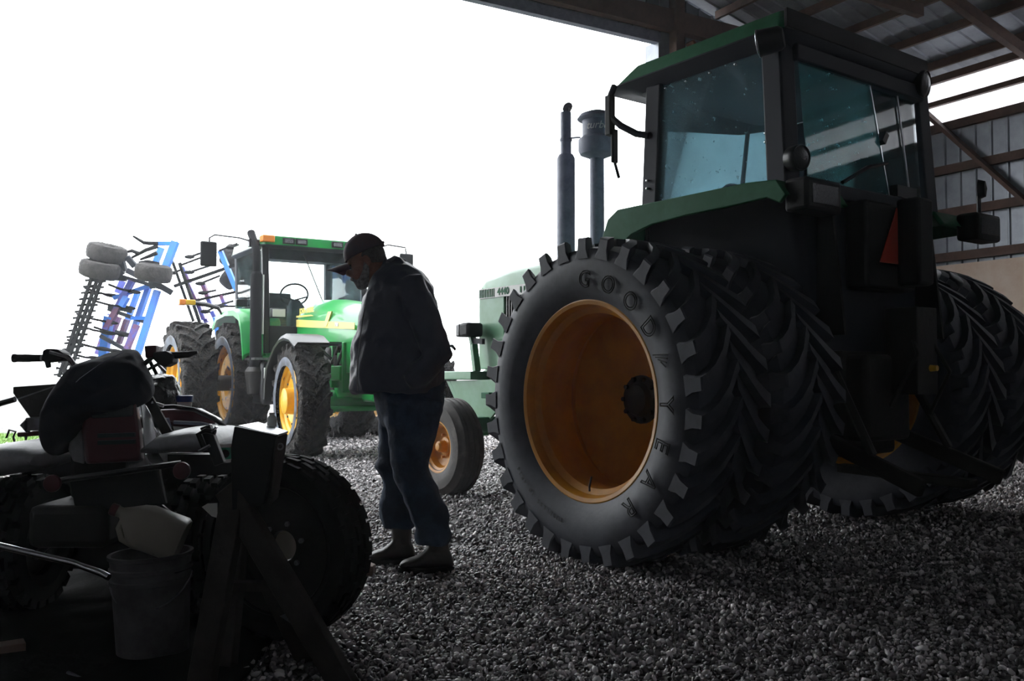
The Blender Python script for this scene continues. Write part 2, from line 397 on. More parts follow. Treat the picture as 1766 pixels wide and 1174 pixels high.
# ------------------------------------------------------------------ loose gravel: crushed stone over the barn floor (uncountable)
def stones(n, dmin, dmax, smin, smax, rs):
    # shape
    t = (1 + 5 ** .5) / 2
    iv = np.array([(-1, t, 0), (1, t, 0), (-1, -t, 0), (1, -t, 0), (0, -1, t), (0, 1, t), (0, -1, -t), (0, 1, -t), (t, 0, -1), (t, 0, 1), (-t, 0, -1), (-t, 0, 1)], float)
    iv /= np.linalg.norm(iv[0])
    fc = np.array([(0, 11, 5), (0, 5, 1), (0, 1, 7), (0, 7, 10), (0, 10, 11), (1, 5, 9), (5, 11, 4), (11, 10, 2), (10, 7, 6), (7, 1, 8), (3, 9, 4), (3, 4, 2), (3, 2, 6), (3, 6, 8), (3, 8, 9), (4, 9, 5), (2, 4, 11), (6, 2, 10), (8, 6, 7), (9, 8, 1)])
    D = np.sqrt(rs.uniform(dmin ** 2, dmax ** 2, n)); az = rs.uniform(-.85, .60, n)
    uu = -.5 * D * az + .8660254 * D; vv_ = .8660254 * D * az + .5 * D
    ok = ((uu < U_F - .3) & (vv_ < V_R - .3)) | ((vv_ < V_OPEN - .1) & (vv_ > V_OL + .1)); ok &= ~((D * az < -.9) & (D * az > -2.9) & (D < 5.0)); ok &= ~((D > 12.2) & (D * az < -6.9))
    D, az = D[ok], az[ok]; n = len(D)
    X = D * az; Y = D
    sz = rs.uniform(smin, smax, n) * rs.choice([1, 1, 1, 1.5], n)
    sc = np.stack([sz * rs.uniform(.8, 1.3, n), sz * rs.uniform(.6, .9, n), sz * rs.uniform(.35, .65, n)], 1)
    vv = iv[None] * rs.uniform(.72, 1.15, (n, 12, 1)) * sc[:, None]
    # random rotation
    q = rs.normal(size=(n, 4)); q[:, 1:3] *= .55; q /= np.linalg.norm(q, axis=1, keepdims=True)
    w, x, y, z = q.T
    Rm = np.stack([1 - 2 * (y * y + z * z), 2 * (x * y - z * w), 2 * (x * z + y * w), 2 * (x * y + z * w), 1 - 2 * (x * x + z * z), 2 * (y * z - x * w), 2 * (x * z - y * w), 2 * (y * z + x * w), 1 - 2 * (x * x + y * y)], 1).reshape(n, 3, 3)
    vv = np.einsum('nij,nkj->nki', Rm, vv)
    vv[..., 0] += X[:, None]; vv[..., 1] += Y[:, None]; vv[..., 2] += (rs.uniform(-.35, .55, n) * sz)[:, None]
    ff = fc[None] + (np.arange(n) * 12)[:, None, None]
    return vv.reshape(-1, 3), ff.reshape(-1, 3)
rs = np.random.RandomState(3)
A = [stones(37000, 2.5, 5.2, .008, .0145, rs), stones(48000, 5.0, 10.0, .011, .018, rs), stones(42000, 9.8, 15.5, .017, .026, rs)]
off = 0; VV = []; FF = []
for a, b2 in A: VV.append(a); FF.append(b2 + off); off += len(a)
VV = np.concatenate(VV); FF = np.concatenate(FF)
me = bpy.data.meshes.new('gravel'); me.vertices.add(len(VV)); me.vertices.foreach_set('co', VV.ravel())
me.loops.add(FF.size); me.loops.foreach_set('vertex_index', FF.ravel().astype(np.int32)); me.polygons.add(len(FF))
me.polygons.foreach_set('loop_start', np.arange(0, FF.size, 3, dtype=np.int32)); me.polygons.foreach_set('loop_total', np.full(len(FF), 3, dtype=np.int32))
me.update(); me.validate()
M_stone = bpy.data.materials.new('crushed_stone'); M_stone.use_nodes = True; nt = M_stone.node_tree; b = nt.nodes['Principled BSDF']
gi = nt.nodes.new('ShaderNodeNewGeometry'); rp = nt.nodes.new('ShaderNodeValToRGB')
rp.color_ramp.elements[0].color = (.05, .046, .048, 1); rp.color_ramp.elements[1].color = (.95, .88, .89, 1)
e = rp.color_ramp.elements.new(.65); e.color = (.33, .305, .31, 1)
nt.links.new(gi.outputs['Random Per Island'], rp.inputs['Fac']); nt.links.new(rp.outputs['Color'], b.inputs['Base Color'])
b.inputs['Roughness'].default_value = 0.42
me.materials.append(M_stone)
gr = bpy.data.objects.new('gravel', me); C.objects.link(gr)
gr['kind'] = 'stuff'; gr['label'] = 'loose grey crushed stone covering the shed floor'; gr['category'] = 'gravel'

# ------------------------------------------------------------------ tractor tyres and wheels
def P3(a, r, y): return Vector((r * math.cos(a), y, r * math.sin(a)))
def tyre(R, rb, W, nl, lh, lw, a0=0.0, adv=0.5, mirror=1, mud=0.0, seed=1):
    """R1 farm tyre about the local y axis, rolling towards +x"""
    m = MB(); Rc = R - lh
    h = [(rb - .01, .34), (rb + .02, .40), (rb + .35 * (Rc - rb), .485), (rb + .62 * (Rc - rb), .50), (rb + .86 * (Rc - rb), .475), (Rc - .012, .43), (Rc + .004, .3), (Rc + .010, .12)]
    prof = [(r, -q * W) for r, q in h] + [(r, q * W) for r, q in h[::-1]] + [(rb + .02, .30 * W), (rb + .06, .2 * W), (rb + .06, -.2 * W), (rb + .02, -.30 * W)]
    m.lathe(prof, ax='y', n=96, closedprof=True)
    A = adv * W / R
    for s in (1, -1):
        for k in range(nl):
            th = a0 + 2 * PI * (k + (0 if s > 0 else .5)) / nl
            rings = []
            for t, top, wk, lift in ((-.06, R, .8, 0), (.3, R, .9, 0), (.6, R - .002, 1.0, 0), (.85, R - .006, 1.05, 0), (.97, R - .012, 1.1, -.02), (1.0, R - .020, 1.05, -.045)):
                y = s * t * .5 * W
                a = th + A * (t - .38 * t * t) / .62
                tt = min(max(t, 0), 1); base = Rc - .012 - .022 * tt + lift * .5 - (.008 if t > .8 else 0)
                wt, wb = lw * wk / R / 2, lw * (1.45 + .35 * (t > .9)) * wk / R / 2; wm = wt * 1.12; md = base + (top - base) * .45; yb = y * (1 if t < .99 else .992)
                rings.append([P3(a - wb, base, yb), P3(a - wm, md, y), P3(a - wt, top, y), P3(a + wt, top, y), P3(a + wm, md, y), P3(a + wb, base, yb)])
            m.loft(rings)
    if mud: m.jitter(mud, 9, seed); m.jitter(mud * .5, 25, seed)
    return m
def rib_tyre(R, rb, W):
    m = MB(); h = [(rb - .01, .36), (rb + .02, .42), (rb + .45 * (R - rb), .50), (rb + .75 * (R - rb), .47), (R - .035, .40), (R - .015, .36)]
    tread = [(R, .32), (R, .22), (R - .014, .20), (R - .014, .17), (R + .002, .15), (R + .003, .04), (R - .012, .03)]
    full = h + tread
    prof = [(r, -q * W) for r, q in full] + [(r, q * W) for r, q in full[::-1]] + [(rb + .05, .2 * W), (rb + .05, -.2 * W)]
    return m.lathe(prof, ax='y', n=72, closedprof=True)
def deep_rim(rb, W, yd, s=1, th=.012):
    """flange, barrel and dished disc; outer side towards s*y"""
    m = MB()
    prof = [(rb + .028, .385), (rb + .030, .40), (rb + .018, .41), (rb - .002, .40), (rb - .012, .36), (rb - .016, .30), (rb - .045, .24), (rb - .05, .02), (rb - .035, -.03), (rb - .035, -.24), (rb - .012, -.30), (rb - .008, -.36), (rb + .02, -.39), (rb + .026, -.37), (rb + .004, -.34), (rb - .002, -.29), (rb - .02, -.22), (rb - .02, .20), (rb, .28), (rb + .004, .35)]
    m.lathe([(r, s * q * W) for r, q in prof], ax='y', n=96, closedprof=True)
    return m
def wheel_disc(rb, y, s, dish=.05, rh=.13, holes=False):
    m = MB(); R = rb + .005
    m.lathe([(R, s * (y - .01)), (R - .02, s * (y + .02)), (R * .72, s * (y + dish)), (R * .45, s * (y + dish * .9)), (rh + .03, s * y), (.0, s * y), (.0, s * (y - .02)), (rh + .03, s * (y - .02)), (R * .45, s * (y + dish * .9 - .02)), (R * .72, s * (y + dish - .02)), (R - .02, s * (y - .01))], ax='y', n=64)
    return m
def hub(y, s, r=.13, bolts=10, proj=.06, rb_=.014):
    m = MB(); m.lathe([(0, s * (y - .01)), (r, s * (y - .01)), (r, s * (y + .02)), (r * .72, s * (y + .03)), (r * .6, s * (y + proj)), (r * .3, s * (y + proj * 1.15)), (0, s * (y + proj * 1.15))], ax='y', n=28)
    for k in range(bolts):
        a = 2 * PI * k / bolts; m.lathe([(0, s * (y + .015)), (rb_, s * (y + .015)), (rb_, s * (y + .045)), (0, s * (y + .045))], o=(math.cos(a) * r * .86, 0, math.sin(a) * r * .86), ax='y', n=6)
    return m
def arc_text(mb, text, a_start, step, r, size, y, **k):
    for i, ch in enumerate(text):
        if ch == ' ': continue
        vs, fs = text_mesh(ch, size, **k)
        al = R_(a_start + step * i)
        out = []
        for u, v, w in vs:
            b_ = al + u / r; rr = r + v          # clockwise from the top, seen from +y with +x on the left
            out.append(Vector((-rr * math.sin(b_), y + w, rr * math.cos(b_))))
        mb.add(out, fs)
# ------------------------------------------------------------------ the big tractor in the shed
T1 = thing('tractor', 'large dark green cab tractor with dual rear wheels parked inside the shed', 'tractor', (1.752, 5.799, 0), R_(90) + .6369)
RZ, RR1, RB, TW = .845, .875, .515, .49
for nm, yc, lift in (('outer', 1.50, 0), ('inner', .88, 0), ('inner', -.88, .035), ('outer', -1.50, .05)):
    s = 1 if yc > 0 else -1
    ty = tyre(RR1, RB, TW, 31, .056, .060, a0=.03 + yc).build('rear_tyre', M_rubber, T1, smooth=28)
    ty.location = (0, yc, RZ + lift)
    WL[ty.name] = Vector()
    deep_rim(RB, TW, 0, s).build('rim', M_yellow_old, ty)
    yd = -.235 if nm == 'outer' else .05
    if nm == 'outer':
        m = MB(); R = RB + .003; m.lathe([(R, s * -.165), (R - .03, s * -.168), (R * .72, s * -.195), (R * .45, s * -.225), (0, s * -.235), (0, s * -.25), (R * .45, s * -.24), (R * .72, s * -.21), (R, s * -.18)], ax='y', n=64); m.build('wheel_disc', M_yellow_old, ty)
    else: wheel_disc(RB, yd, s, .012).build('wheel_disc', M_yellow_old, ty)
    hub(yd + .005, s, .135, 10).build('hub', M_grease, ty)
    if yc == 1.50:
        L = MB(); arc_text(L, 'GOOD', 5.5, 16.6, .640, .125, .252, outline=.0038, bold=0)
        arc_text(L, 'YEAR', 90, 17.6, .640, .125, .252, outline=.0038)
        arc_text(L, 'TUBELESS 18.4R38', 192, 2.7, .655, .035, .247, depth=.001)
        arc_text(L, 'RADIAL', -36, 3.2, .70, .04, .240, depth=.001)
        # winged foot between D and Y
        for k in range(4):
            a = R_(67 + k * 1.5); L.beam(P3(PI / 2 + a, .60 + .012 * k, .249), P3(PI / 2 + a + .05, .69 - .01 * k, .247), .004, .006)
        L.build('lettering', M_letter, ty, smooth=0)
        v = MB(); v.tube([(-.02, .17, -.40), (-.025, .19, -.45), (-.02, .185, -.475)], .006, 6); v.build('valve', M_black, ty)
# axle, transmission, engine block
m = MB(); m.lathe([(.10, -1.27), (.10, 1.26), (0, 1.26)], o=(0, 0, RZ), ax='y', n=20); m.lathe([(.2, -.5), (.2, .5)], o=(0, 0, RZ), ax='y', n=20, cap=True)
m.build('rear_axle', M_grease, T1)
m = MB(); m.box((.35, 0, .82), (1.9, .56, .62)); m.box((1.8, 0, .88), (1.3, .5, .5)); m.box((-.55, 0, .85), (.35, .46, .5)); m.build('transmission', M_grease, T1, bevel=.03)
m = MB(); m.box((2.05, 0, 1.3), (1.35, .42, .6)); m.lathe([(.09, -.3), (.09, .3)], o=(2.1, .27, 1.35), ax='x', n=14, cap=True); m.build('engine', M_grease, T1, bevel=.02)
# hitch
for s in (1, -1):
    m = MB(); m.beam((-.55, s * .38, .62), (-1.15, s * .42, .40), .05, .09); m.build('hitch_link', M_grease, T1, bevel=.008)
    m = MB(); m.tube([(-.5, s * .36, 1.22), (-.86, s * .40, .55)], .026, 8); m.build('lift_rod', M_grease, T1)
m = MB(); m.beam((-.4, 0, .42), (-1.2, 0, .40), .09, .05); m.build('drawbar', M_grease, T1, bevel=.006)
m = MB(); m.box((-.78, -.14, 1.12), (.2, .22, .5)); m.tube([(-.78, -.1, 1.3), (-.9, 0, 1.1), (-.8, .12, .8)], .014, 6); m.tube([(-.8, -.2, 1.3), (-.95, -.25, 1.0), (-.8, -.3, .75)], .014, 6)
m.build('hydraulic_block', M_grease, T1, bevel=.01)
m = MB(); m.lathe([(0, -.02), (.017, -.02), (.02, .02), (0, .025)], o=(-.90, -.17, 1.02), ax='x', n=10); m.build('dust_cap', M_yellow, T1)

# cab shell: lower body, posts, roof
def ring(z, x0, x1, hw, rr=.06, n=4):
    pts = []
    for (cx_, cy_, a0) in ((x1 - rr, hw - rr, 0), (x0 + rr, hw - rr, 90), (x0 + rr, -hw + rr, 180), (x1 - rr, -hw + rr, 270)):
        for i in range(n + 1):
            a = R_(a0 + 90 * i / n); pts.append((cx_ + rr * math.cos(a), cy_ + rr * math.sin(a), z))
    return pts
m = MB(); m.loft([ring(1.12, -.60, .80, .50), ring(2.02, -.62, .62, .755)]); m.build('cab_body', M_grey_post, T1)
def narrow(m):
    m.v = [(x, y * .88 if y < 0 else y, z) for x, y, z in m.v]; return m
m = MB(); m.loft([ring(2.888, -.60, .74, .79, .04), ring(2.945, -.60, .64, .775, .04), ring(2.992, -.59, .60, .745, .05), ring(3.01, -.5, .46, .64, .08)])
narrow(m).build('cab_roof', M_green_old, T1)
m = MB(); m.box((-.606, 0, 2.935), (.022, 1.54, .105)); narrow(m).build('roof_rear_shade', M_black_matt, T1, bevel=.004)  # black strip covering the back face, stands for its shading
m = MB(); m.loft([ring(2.80, -.565, .57, .745, .07), ring(2.835, -.59, .66, .775, .1), ring(2.875, -.61, .86, .81, .14), ring(2.889, -.61, .80, .80, .12)])
narrow(m).build('headliner', M_grey_post, T1)
TOPZ = 2.82
def post(name, a, b_, w, h, up=(0, 1, 0), mt=None, bev=.012):
    m = MB(); m.beam(a, b_, w, h, up=up); return m.build(name, mt or M_grey_post, T1, bevel=bev)
for s in (1, -1):
    post('door_post', (.43, s * .765, 1.98), (.40, s * .745, TOPZ), .13, .05)
    post('rear_post', (-.55, s * .725, 1.98), (-.50, s * .705, TOPZ), .13, .13)
    post('front_post', (.735, s * .40, 1.75), (.60, s * .42, TOPZ), .03, .03)
post('rear_crossbar', (-.56, -.66, 2.775), (-.56, .66, 2.775), .08, .10, up=(0, 0, 1))
post('rear_sill', (-.60, -.66, 2.02), (-.60, .66, 2.02), .08, .09, up=(0, 0, 1))
# side windows: left pane and right door pane, with rubber edge studs
for s in (1, -1):
    m = MB(); y = .748
    m.loft([[(.38, s * (y + .006), 1.98), (-.49, s * (y - .012), 1.98), (-.475, s * (y - .012), 2.815), (.355, s * (y - .005), 2.815)],
            [(.38, s * (y + .012), 1.98), (-.49, s * (y - .006), 1.98), (-.475, s * (y - .006), 2.815), (.355, s * (y + .001), 2.815)]])
    m.build('side_window', M_glass, T1, smooth=0)
    m = MB(); m.beam((-.485, s * .752, 2.0), (-.468, s * .75, 2.80), .012, .012); m.build('window_edge', M_steel, T1)
for c_ in [(x, .758, 2.775) for x in (.30, .13, -.06, -.25, -.44)] + [(-.455, .755, 2.33), (-.455, .755, 2.28), (.43, .795, 2.21), (.43, .795, 2.16)]:
    MB().ell(c_, .011, 8, 6).build('window_stud', M_chrome, T1)
# dark door reveal beneath the roof inside: far door frame and visor so only the lower half is open
m = MB(); m.loft([[(.66, -.40, 2.735), (.66, .40, 2.64), (.62, .42, 2.82), (.62, -.42, 2.82)], [(.64, -.40, 2.735), (.64, .40, 2.64), (.60, .42, 2.82), (.60, -.42, 2.82)]])
m.loft([[(.66, -.40, 2.735), (.44, -.735, 2.80), (.41, -.73, 2.82), (.62, -.42, 2.82)], [(.64, -.39, 2.735), (.43, -.72, 2.80), (.40, -.72, 2.82), (.60, -.41, 2.82)]])
m.build('sun_visor', M_grey_post, T1)
# wrapped windscreen
path = [(.46, .755), (.56, .66), (.66, .52), (.72, .36), (.745, .18), (.75, 0), (.745, -.18), (.72, -.36), (.66, -.52), (.56, -.66), (.46, -.755)]
def screen(path, mt, name):
    m = MB(); lo = [Vector((x + .03, y, 1.62)) for x, y in path]; hi = [Vector((x - .06, y * .97, 2.84)) for x, y in path]
    th = Vector((-.005, 0, 0))
    m.loft([lo, hi], cap=False, closed=False); m.loft([[p + th for p in lo], [p + th for p in hi]], cap=False, closed=False)
    return m.build(name, mt, T1, recalc=False)
screen(path[:4], M_glass_clear, 'corner_window'); screen(path[3:], M_glass_screen, 'windscreen')
m = MB(); m.tube([(.49, .75, 1.63), (.43, .74, 2.83)], .014, 8); m.build('screen_edge', M_black, T1)
# inside: seat, wheel, lever, diagonal stay
m = MB(); m.box((-.18, 0, 1.78), (.5, .52, .14)); m.loft([ring(1.8, -.48, -.36, .24, .04), ring(2.32, -.5, -.40, .20, .04)]); m.build('seat', M_black_matt, T1, bevel=.02)
m = MB()
pts = [Vector((.33 + .06 * math.cos(a), .2 * math.sin(a), 2.10 + .17 * math.cos(a))) for a in [2 * PI * i / 28 for i in range(28)]]
m.tube(pts + pts[:2], .013, 8, cap=False); m.tube([(.33, 0, 2.10), (.48, 0, 1.72)], .022, 8); m.tube([(.33, -.19, 2.1), (.33, .19, 2.1)], .011, 6); m.build('steering_wheel', M_black_matt, T1)
m = MB(); m.tube([(.1, -.70, 2.55), (-.45, -.68, 2.20)], .013, 6); m.build('door_stay', M_grey_post, T1)
# rear window: tinted pane on the left two thirds, clear gap and far frame
def bk(y, z, dx=0.0): return (-.595 + (z - 2.05) * .06 + dx, y, z)
m = MB(); q = [(.60, 2.05), (-.20, 2.05), (-.07, 2.735), (.62, 2.735)]
m.loft([[bk(a, z, -.02) for a, z in q], [bk(a, z, -.026) for a, z in q]]); m.build('rear_window', M_glass_rear, T1, smooth=0)
m = MB(); m.beam(bk(-.20, 2.05, -.025), bk(-.07, 2.735, -.025), .008, .012); m.build('pane_edge', M_chrome, T1, smooth=0)
m = MB(); m.beam(bk(-.15, 2.42, -.03), bk(-.18, 2.40, -.03), .05, .07); m.build('window_latch', M_black, T1); m = MB(); m.box(bk(-.36, 2.10, -.03), (.05, .22, .07)); m.build('latch_box', M_black, T1)
m = MB(); q = [(-.12, 2.05), (-.62, 2.05), (-.62, 2.735), (-.02, 2.735)]
m.loft([[bk(a, z) for a, z in q], [bk(a, z, .004) for a, z in q]]); m.build('rear_window', M_glass_clear, T1, smooth=0)
post('window_bar', bk(-.47, 2.05, -.01), bk(-.40, 2.735, -.01), .008, .012, mt=M_steel, bev=0)
m = MB(); m.tube([bk(.30, 2.08, -.04), bk(0.05, 2.20, -.05), bk(-.18, 2.26, -.04)], .012, 6); m.build('wiper_arm', M_black, T1)
# fenders
for s in (1, -1):
    o_, i_ = s * 1.04, s * .50
    arc = [(.60, 1.80), (.53, 1.95), (.44, 2.0), (-.55, 2.0), (-.74, 1.985), (-.80, 1.90)]
    arcin = [(.575, 1.79), (.51, 1.93), (.43, 1.975), (-.55, 1.975), (-.725, 1.962), (-.775, 1.89)]
    m = MB(); m.loft([[(x, o_, z) for x, z in arc], [(x, i_, z) for x, z in arc], [(x, i_, z) for x, z in arcin], [(x, o_, z) for x, z in arcin]], closed=False, ringclosed=True)
    lip = [(.60, 1.80), (.53, 1.95), (.44, 2.0), (-.55, 2.0), (-.74, 1.985), (-.80, 1.90), (-.76, 1.86), (-.68, 1.90), (-.4, 1.89), (-.1, 1.885), (.15, 1.87), (.32, 1.83), (.45, 1.76), (.50, 1.72), (.66, 1.70)]
    m.prism(lip, 'y', s * 1.02, s * 1.045)
    m.build('fender', M_green_old, T1, bevel=.006, smooth=30)
    m = MB(); m.prism([(.68, 1.2), (.60, 1.98), (-.70, 1.98), (-.78, 1.2)], 'y', s * .50, s * .52); m.build('fender_panel', M_black_matt, T1, smooth=0)
# lamps
def lamp(name, c, d, r, ln, lens=True, mt=None):
    d = Vector(d).normalized(); m = MB(); m.lathe([(0, -ln), (r * .72, -ln), (r * .90, -ln * .85), (r * .97, -ln * .4), (r, 0), (r * .95, .006), (r * .88, 0)], o=c, ax=d, n=24)
    o = m.build(name, mt or M_black, T1); WLc = MB(); WLc.lathe([(r * .88, 0), (r * .6, .012), (0, .018)], o=c, ax=d, n=24); WLc.build('lens', M_lens, o); return o
lamp('work_lamp', (-.50, .86, 2.80), (.85, .45, -.1), .073, .13)
m = MB(); m.lathe([(.074, 0), (.077, .003), (.077, .008), (.073, .01)], o=(-.50, .86, 2.80), ax=(.85, .45, -.1), n=24); m.build('lamp_ring', M_chrome, T1)
lamp('work_lamp', (-.68, .75, 2.15), (-1, .1, -.1), .072, .08)
lamp('work_lamp', (-.62, -.64, 2.83), (-1, -.2, -.15), .088, .10)
for s in (1, -1):
    m = MB(); m.box((-.83, s * .86, 1.90), (.14, .30, .17)); fl = m.build('fender_lamp', M_black_matt, T1, bevel=.02); k = MB(); k.box((-.902, s * .86, 1.90), (.008, .22, .10)); k.build('lens', M_lens, fl, bevel=.003)
m = MB(); m.lathe([(0, -.05), (.05, -.04), (.065, 0), (.0, .01)], o=(-.80, -.93, 2.16), ax=(.9, .3, 0), n=20); m.tube([(-.80, -.93, 1.98), (-.80, -.93, 2.12)], .014, 8); m.build('warning_lamp', M_black, T1)
# slow-vehicle triangle
m = MB(); m.prism([(.20, 1.615), (-.16, 1.615), (.02, 1.94)], 'x', -.800, -.795); tri = m.build('warning_triangle', M_red, T1, smooth=0)
m = MB(); m.box((-.70, .03, 1.72), (.14, .5, .5)); m.box((-.86, -.06, 1.74), (.14, .16, .5)); m.build('rear_console', M_black_matt, T1, bevel=.02)
# mirror and bracket at the front left corner
m = MB(); m.tube([(.43, .78, 2.50), (.50, .82, 2.52), (.58, .88, 2.58), (.64, .90, 2.64), (.66, .90, 2.78), (.66, .86, 2.86)], .022, 8); m.build('mirror_bracket', M_grey_post, T1)
m = MB(); m.box((.66, .90, 2.66), (.05, .05, .26)); m.box((.64, .88, 2.46), (.02, .05, .22)); m.tube([(.64, .88, 2.36), (.62, .86, 2.25)], .012, 6); m.build('wiper_motor', M_black_matt, T1, bevel=.008)
# hood
def hood_ring(x, zt, hw, zb, crown=.04, sh=.06):
    return [(x, hw, zb), (x, hw, zt - sh), (x, hw - .02, zt - sh * .45), (x, hw - .07, zt - .008), (x, hw * .4, zt + crown * .8), (x, 0, zt + crown), (x, -hw * .4, zt + crown * .8), (x, -hw + .07, zt - .008), (x, -hw + .02, zt - sh * .45), (x, -hw, zt - sh), (x, -hw, zb)]
m = MB(); m.loft([hood_ring(.62, 1.93, .34, 1.70), hood_ring(1.6, 1.915, .345, 1.70), hood_ring(2.5, 1.88, .345, 1.70), hood_ring(2.88, 1.84, .335, 1.70), hood_ring(2.96, 1.80, .325, 1.70, .03), hood_ring(2.985, 1.74, .32, 1.70, .0, .02)])
m.build('hood', M_green_hood, T1, smooth=50)
m = MB(); m.box((1.80, .343, 1.685), (2.34, .012, .085)); m.build('hood_stripe', M_white, T1)
m = MB(); text_on(m, '4440', .085, (2.60, .351, 1.685), (-1, 0, 0), (0, 0, 1), .002, bold=.002)
for k in range(9): m.box((2.945 - k * .026, .351, 1.685), (.008, .006, .07))
for k in range(30): m.box((2.35 - k * .05, .351, 1.685), (.015, .006, .05))
m.build('hood_lettering', M_green_old, T1, smooth=0)
for s in (1, -1):
    m = MB(); m.prism([(2.60, 1.02), (2.985, 1.02), (2.985, 1.70), (2.60, 1.70)], 'y', s * .30, s * .338); m.build('nose_panel', M_green_hood, T1, bevel=.012)
    m = MB()
    for k in range(15): m.box((2.57 - k * .035, s * .325, 1.36), (.012, .02, .56))
    m.box((2.30, s * .28, 1.36), (.6, .02, .6)); m.build('side_grille', M_black, T1, smooth=0)
m = MB(); m.box((2.975, 0, 1.36), (.03, .6, .66)); m.build('front_grille', M_black_matt, T1)
m = MB(); m.prism([(2.98, 1.02), (2.6, 1.02), (2.2, .82), (2.2, .7), (3.1, .7), (3.1, .96)], 'y', -.28, .28); m.build('front_frame', M_green_hood, T1, bevel=.01)
# muffler, intake
m = MB(); m.lathe([(.04, 1.88), (.073, 1.90), (.076, 1.92), (.076, 2.80), (.06, 2.83), (.045, 2.835), (.045, 3.19), (.038, 3.19), (.038, 2.7)], o=(2.18, 0, 0), n=28)
m.lathe([(.048, 2.94), (.052, 2.95), (.052, 2.965), (.048, 2.97)], o=(2.18, 0, 0), n=20); m.tube([(2.18, 0, 2.95), (2.12, 0, 2.96), (2.0, 0, 2.94)], .008, 6)
mf = m.build('muffler', M_pipe, T1)
m = MB(); m.lathe([(0, 0), (.047, 0), (.047, .006), (0, .008)], o=(2.155, 0, 3.225), ax=(.75, 0, .6), n=16); m.tube([(2.13, 0, 3.19), (2.13, 0, 3.22)], .012, 6); m.build('rain_cap', M_steel, mf)
m = MB(); m.lathe([(.058, 1.85), (.058, 2.72), (.075, 2.73), (.135, 2.755), (.150, 2.785), (.150, 2.875), (.125, 2.895), (.118, 2.90), (.118, 3.03), (.150, 3.035), (.160, 3.045), (.135, 3.08), (.07, 3.105), (0, 3.112)], o=(1.79, 0, 0), n=32)
pc = m.build('air_intake', M_pipe, T1)
m = MB(); vs, fs = text_mesh('turbo', .085, depth=.002, shear=.3)
# facing the camera: direction from intake to rear-left
ca = math.atan2(.60, -.80)
out = []
for u, v_, w in vs:
    a = ca - .05 + u / .123; out.append(((1.79 + (.1215 + w) * math.cos(a)), (.1215 + w) * math.sin(a), 2.968 + v_))
m.add(out, fs); m.build('lettering', M_white, pc, smooth=0)
for s in (1, -1):
    m = MB(); m.box((1.0, s * .56, .86), (.62, .42, .50)); m.build('underside_light_block', M_black_matt, T1, bevel=.03)  # boxes added on both sides to block daylight under the tractor
    m = MB(); m.box((1.0, s * .80, .46), (.40, .10, .03)); m.beam((.85, s * .77, .46), (.85, s * .74, .66), .03, .02); m.beam((1.15, s * .77, .46), (1.15, s * .74, .66), .03, .02); m.build('boarding_step', M_black_matt, T1)
# front axle and wheels
m = MB(); m.beam((2.70, -.72, .55), (2.70, .72, .55), .12, .13); m.box((2.7, 0, .66), (.3, .3, .25)); m.build('front_axle', M_green_old, T1, bevel=.02)
for s in (1, -1):
    m = MB(); m.beam((2.70, s * .68, .40), (2.70, s * .68, .66), .08, .08); m.lathe([(.035, .66), (.035, .84)] if s > 0 else [(.035, -.84), (.035, -.66)], o=(2.7, 0, .385), ax='y', n=12, cap=True); m.build('steering_knuckle', M_green_old, T1, bevel=.01)
    ft = rib_tyre(.395, .20, .27).build('front_tyre', M_rubber_fr, T1); ft.location = (2.70, s * .84, .385)
    m = MB(); prof = [(.222, .36), (.225, .40), (.215, .41), (.198, .39), (.192, .33), (.175, .29), (.165, .10), (.14, .02), (.10, -.0), (.06, .0), (0, .0), (0, -.03), (.15, -.03), (.17, -.1), (.17, -.3), (.195, -.34), (.215, -.39), (.225, -.38), (.21, -.33), (.185, -.28), (.18, .27), (.205, .33)]
    m.lathe([(r, s * q * .27) for r, q in prof], ax='y', n=48, closedprof=False); m.build('rim', M_yellow_old, ft)
    m = MB(); m.lathe([(.09, s * -.01), (.075, s * .03), (.05, s * .035), (.045, s * .09), (.03, s * .105), (0, s * .108)], ax='y', n=20)
    for k in range(6):
        a = 2 * PI * k / 6; m.lathe([(0, 0), (.011, 0), (.011, s * .03), (0, s * .03)], o=(.105 * math.cos(a), 0, .105 * math.sin(a)), ax='y', n=6)
    m.build('hub', M_yellow_old, ft)
# front ballast bracket with its gusset plate, lamp on a stalk
m = MB(); m.box((3.13, .10, .965), (.52, .80, .075)); m.build('bracket_bar', M_green_hood, T1, bevel=.008)
for s in (1, -1):
    m = MB(); m.prism([(2.50, .935), (3.27, .915), (2.90, .45), (2.84, .45), (2.50, .70)], 'y', s * .44, s * .46)
    m.loft([[(3.27, s * .46, .915), (3.33, s * .46, .915), (3.33, s * .30, .915), (3.27, s * .30, .915)], [(2.87, s * .46, .44), (2.93, s * .46, .44), (2.93, s * .30, .44), (2.87, s * .30, .44)]])
    m.build('gusset_plate', M_green_hood, T1, bevel=.004)
m = MB(); m.box((2.62, .50, .80), (.12, .05, .05)); m.build('step', M_green_old, T1, bevel=.005)
m = MB(); m.beam((2.88, .43, 1.0), (2.93, .43, 1.24), .06, .05); m.beam((2.93, .43, 1.24), (2.96, .43, 1.32), .06, .04); m.build('lamp_stalk', M_green_hood, T1, bevel=.006)
m = MB(); m.box((2.94, .45, 1.365), (.14, .17, .125)); hl = m.build('headlamp', M_black_matt, T1, bevel=.025)
m = MB(); m.box((3.04, .45, 1.362), (.07, .16, .115)); m.build('lens', M_lens, hl, bevel=.015)
m = MB(); m.beam((2.78, .43, 1.26), (2.93, .43, 1.27), .03, .05); m.build('lamp_arm', M_grey_post, T1)
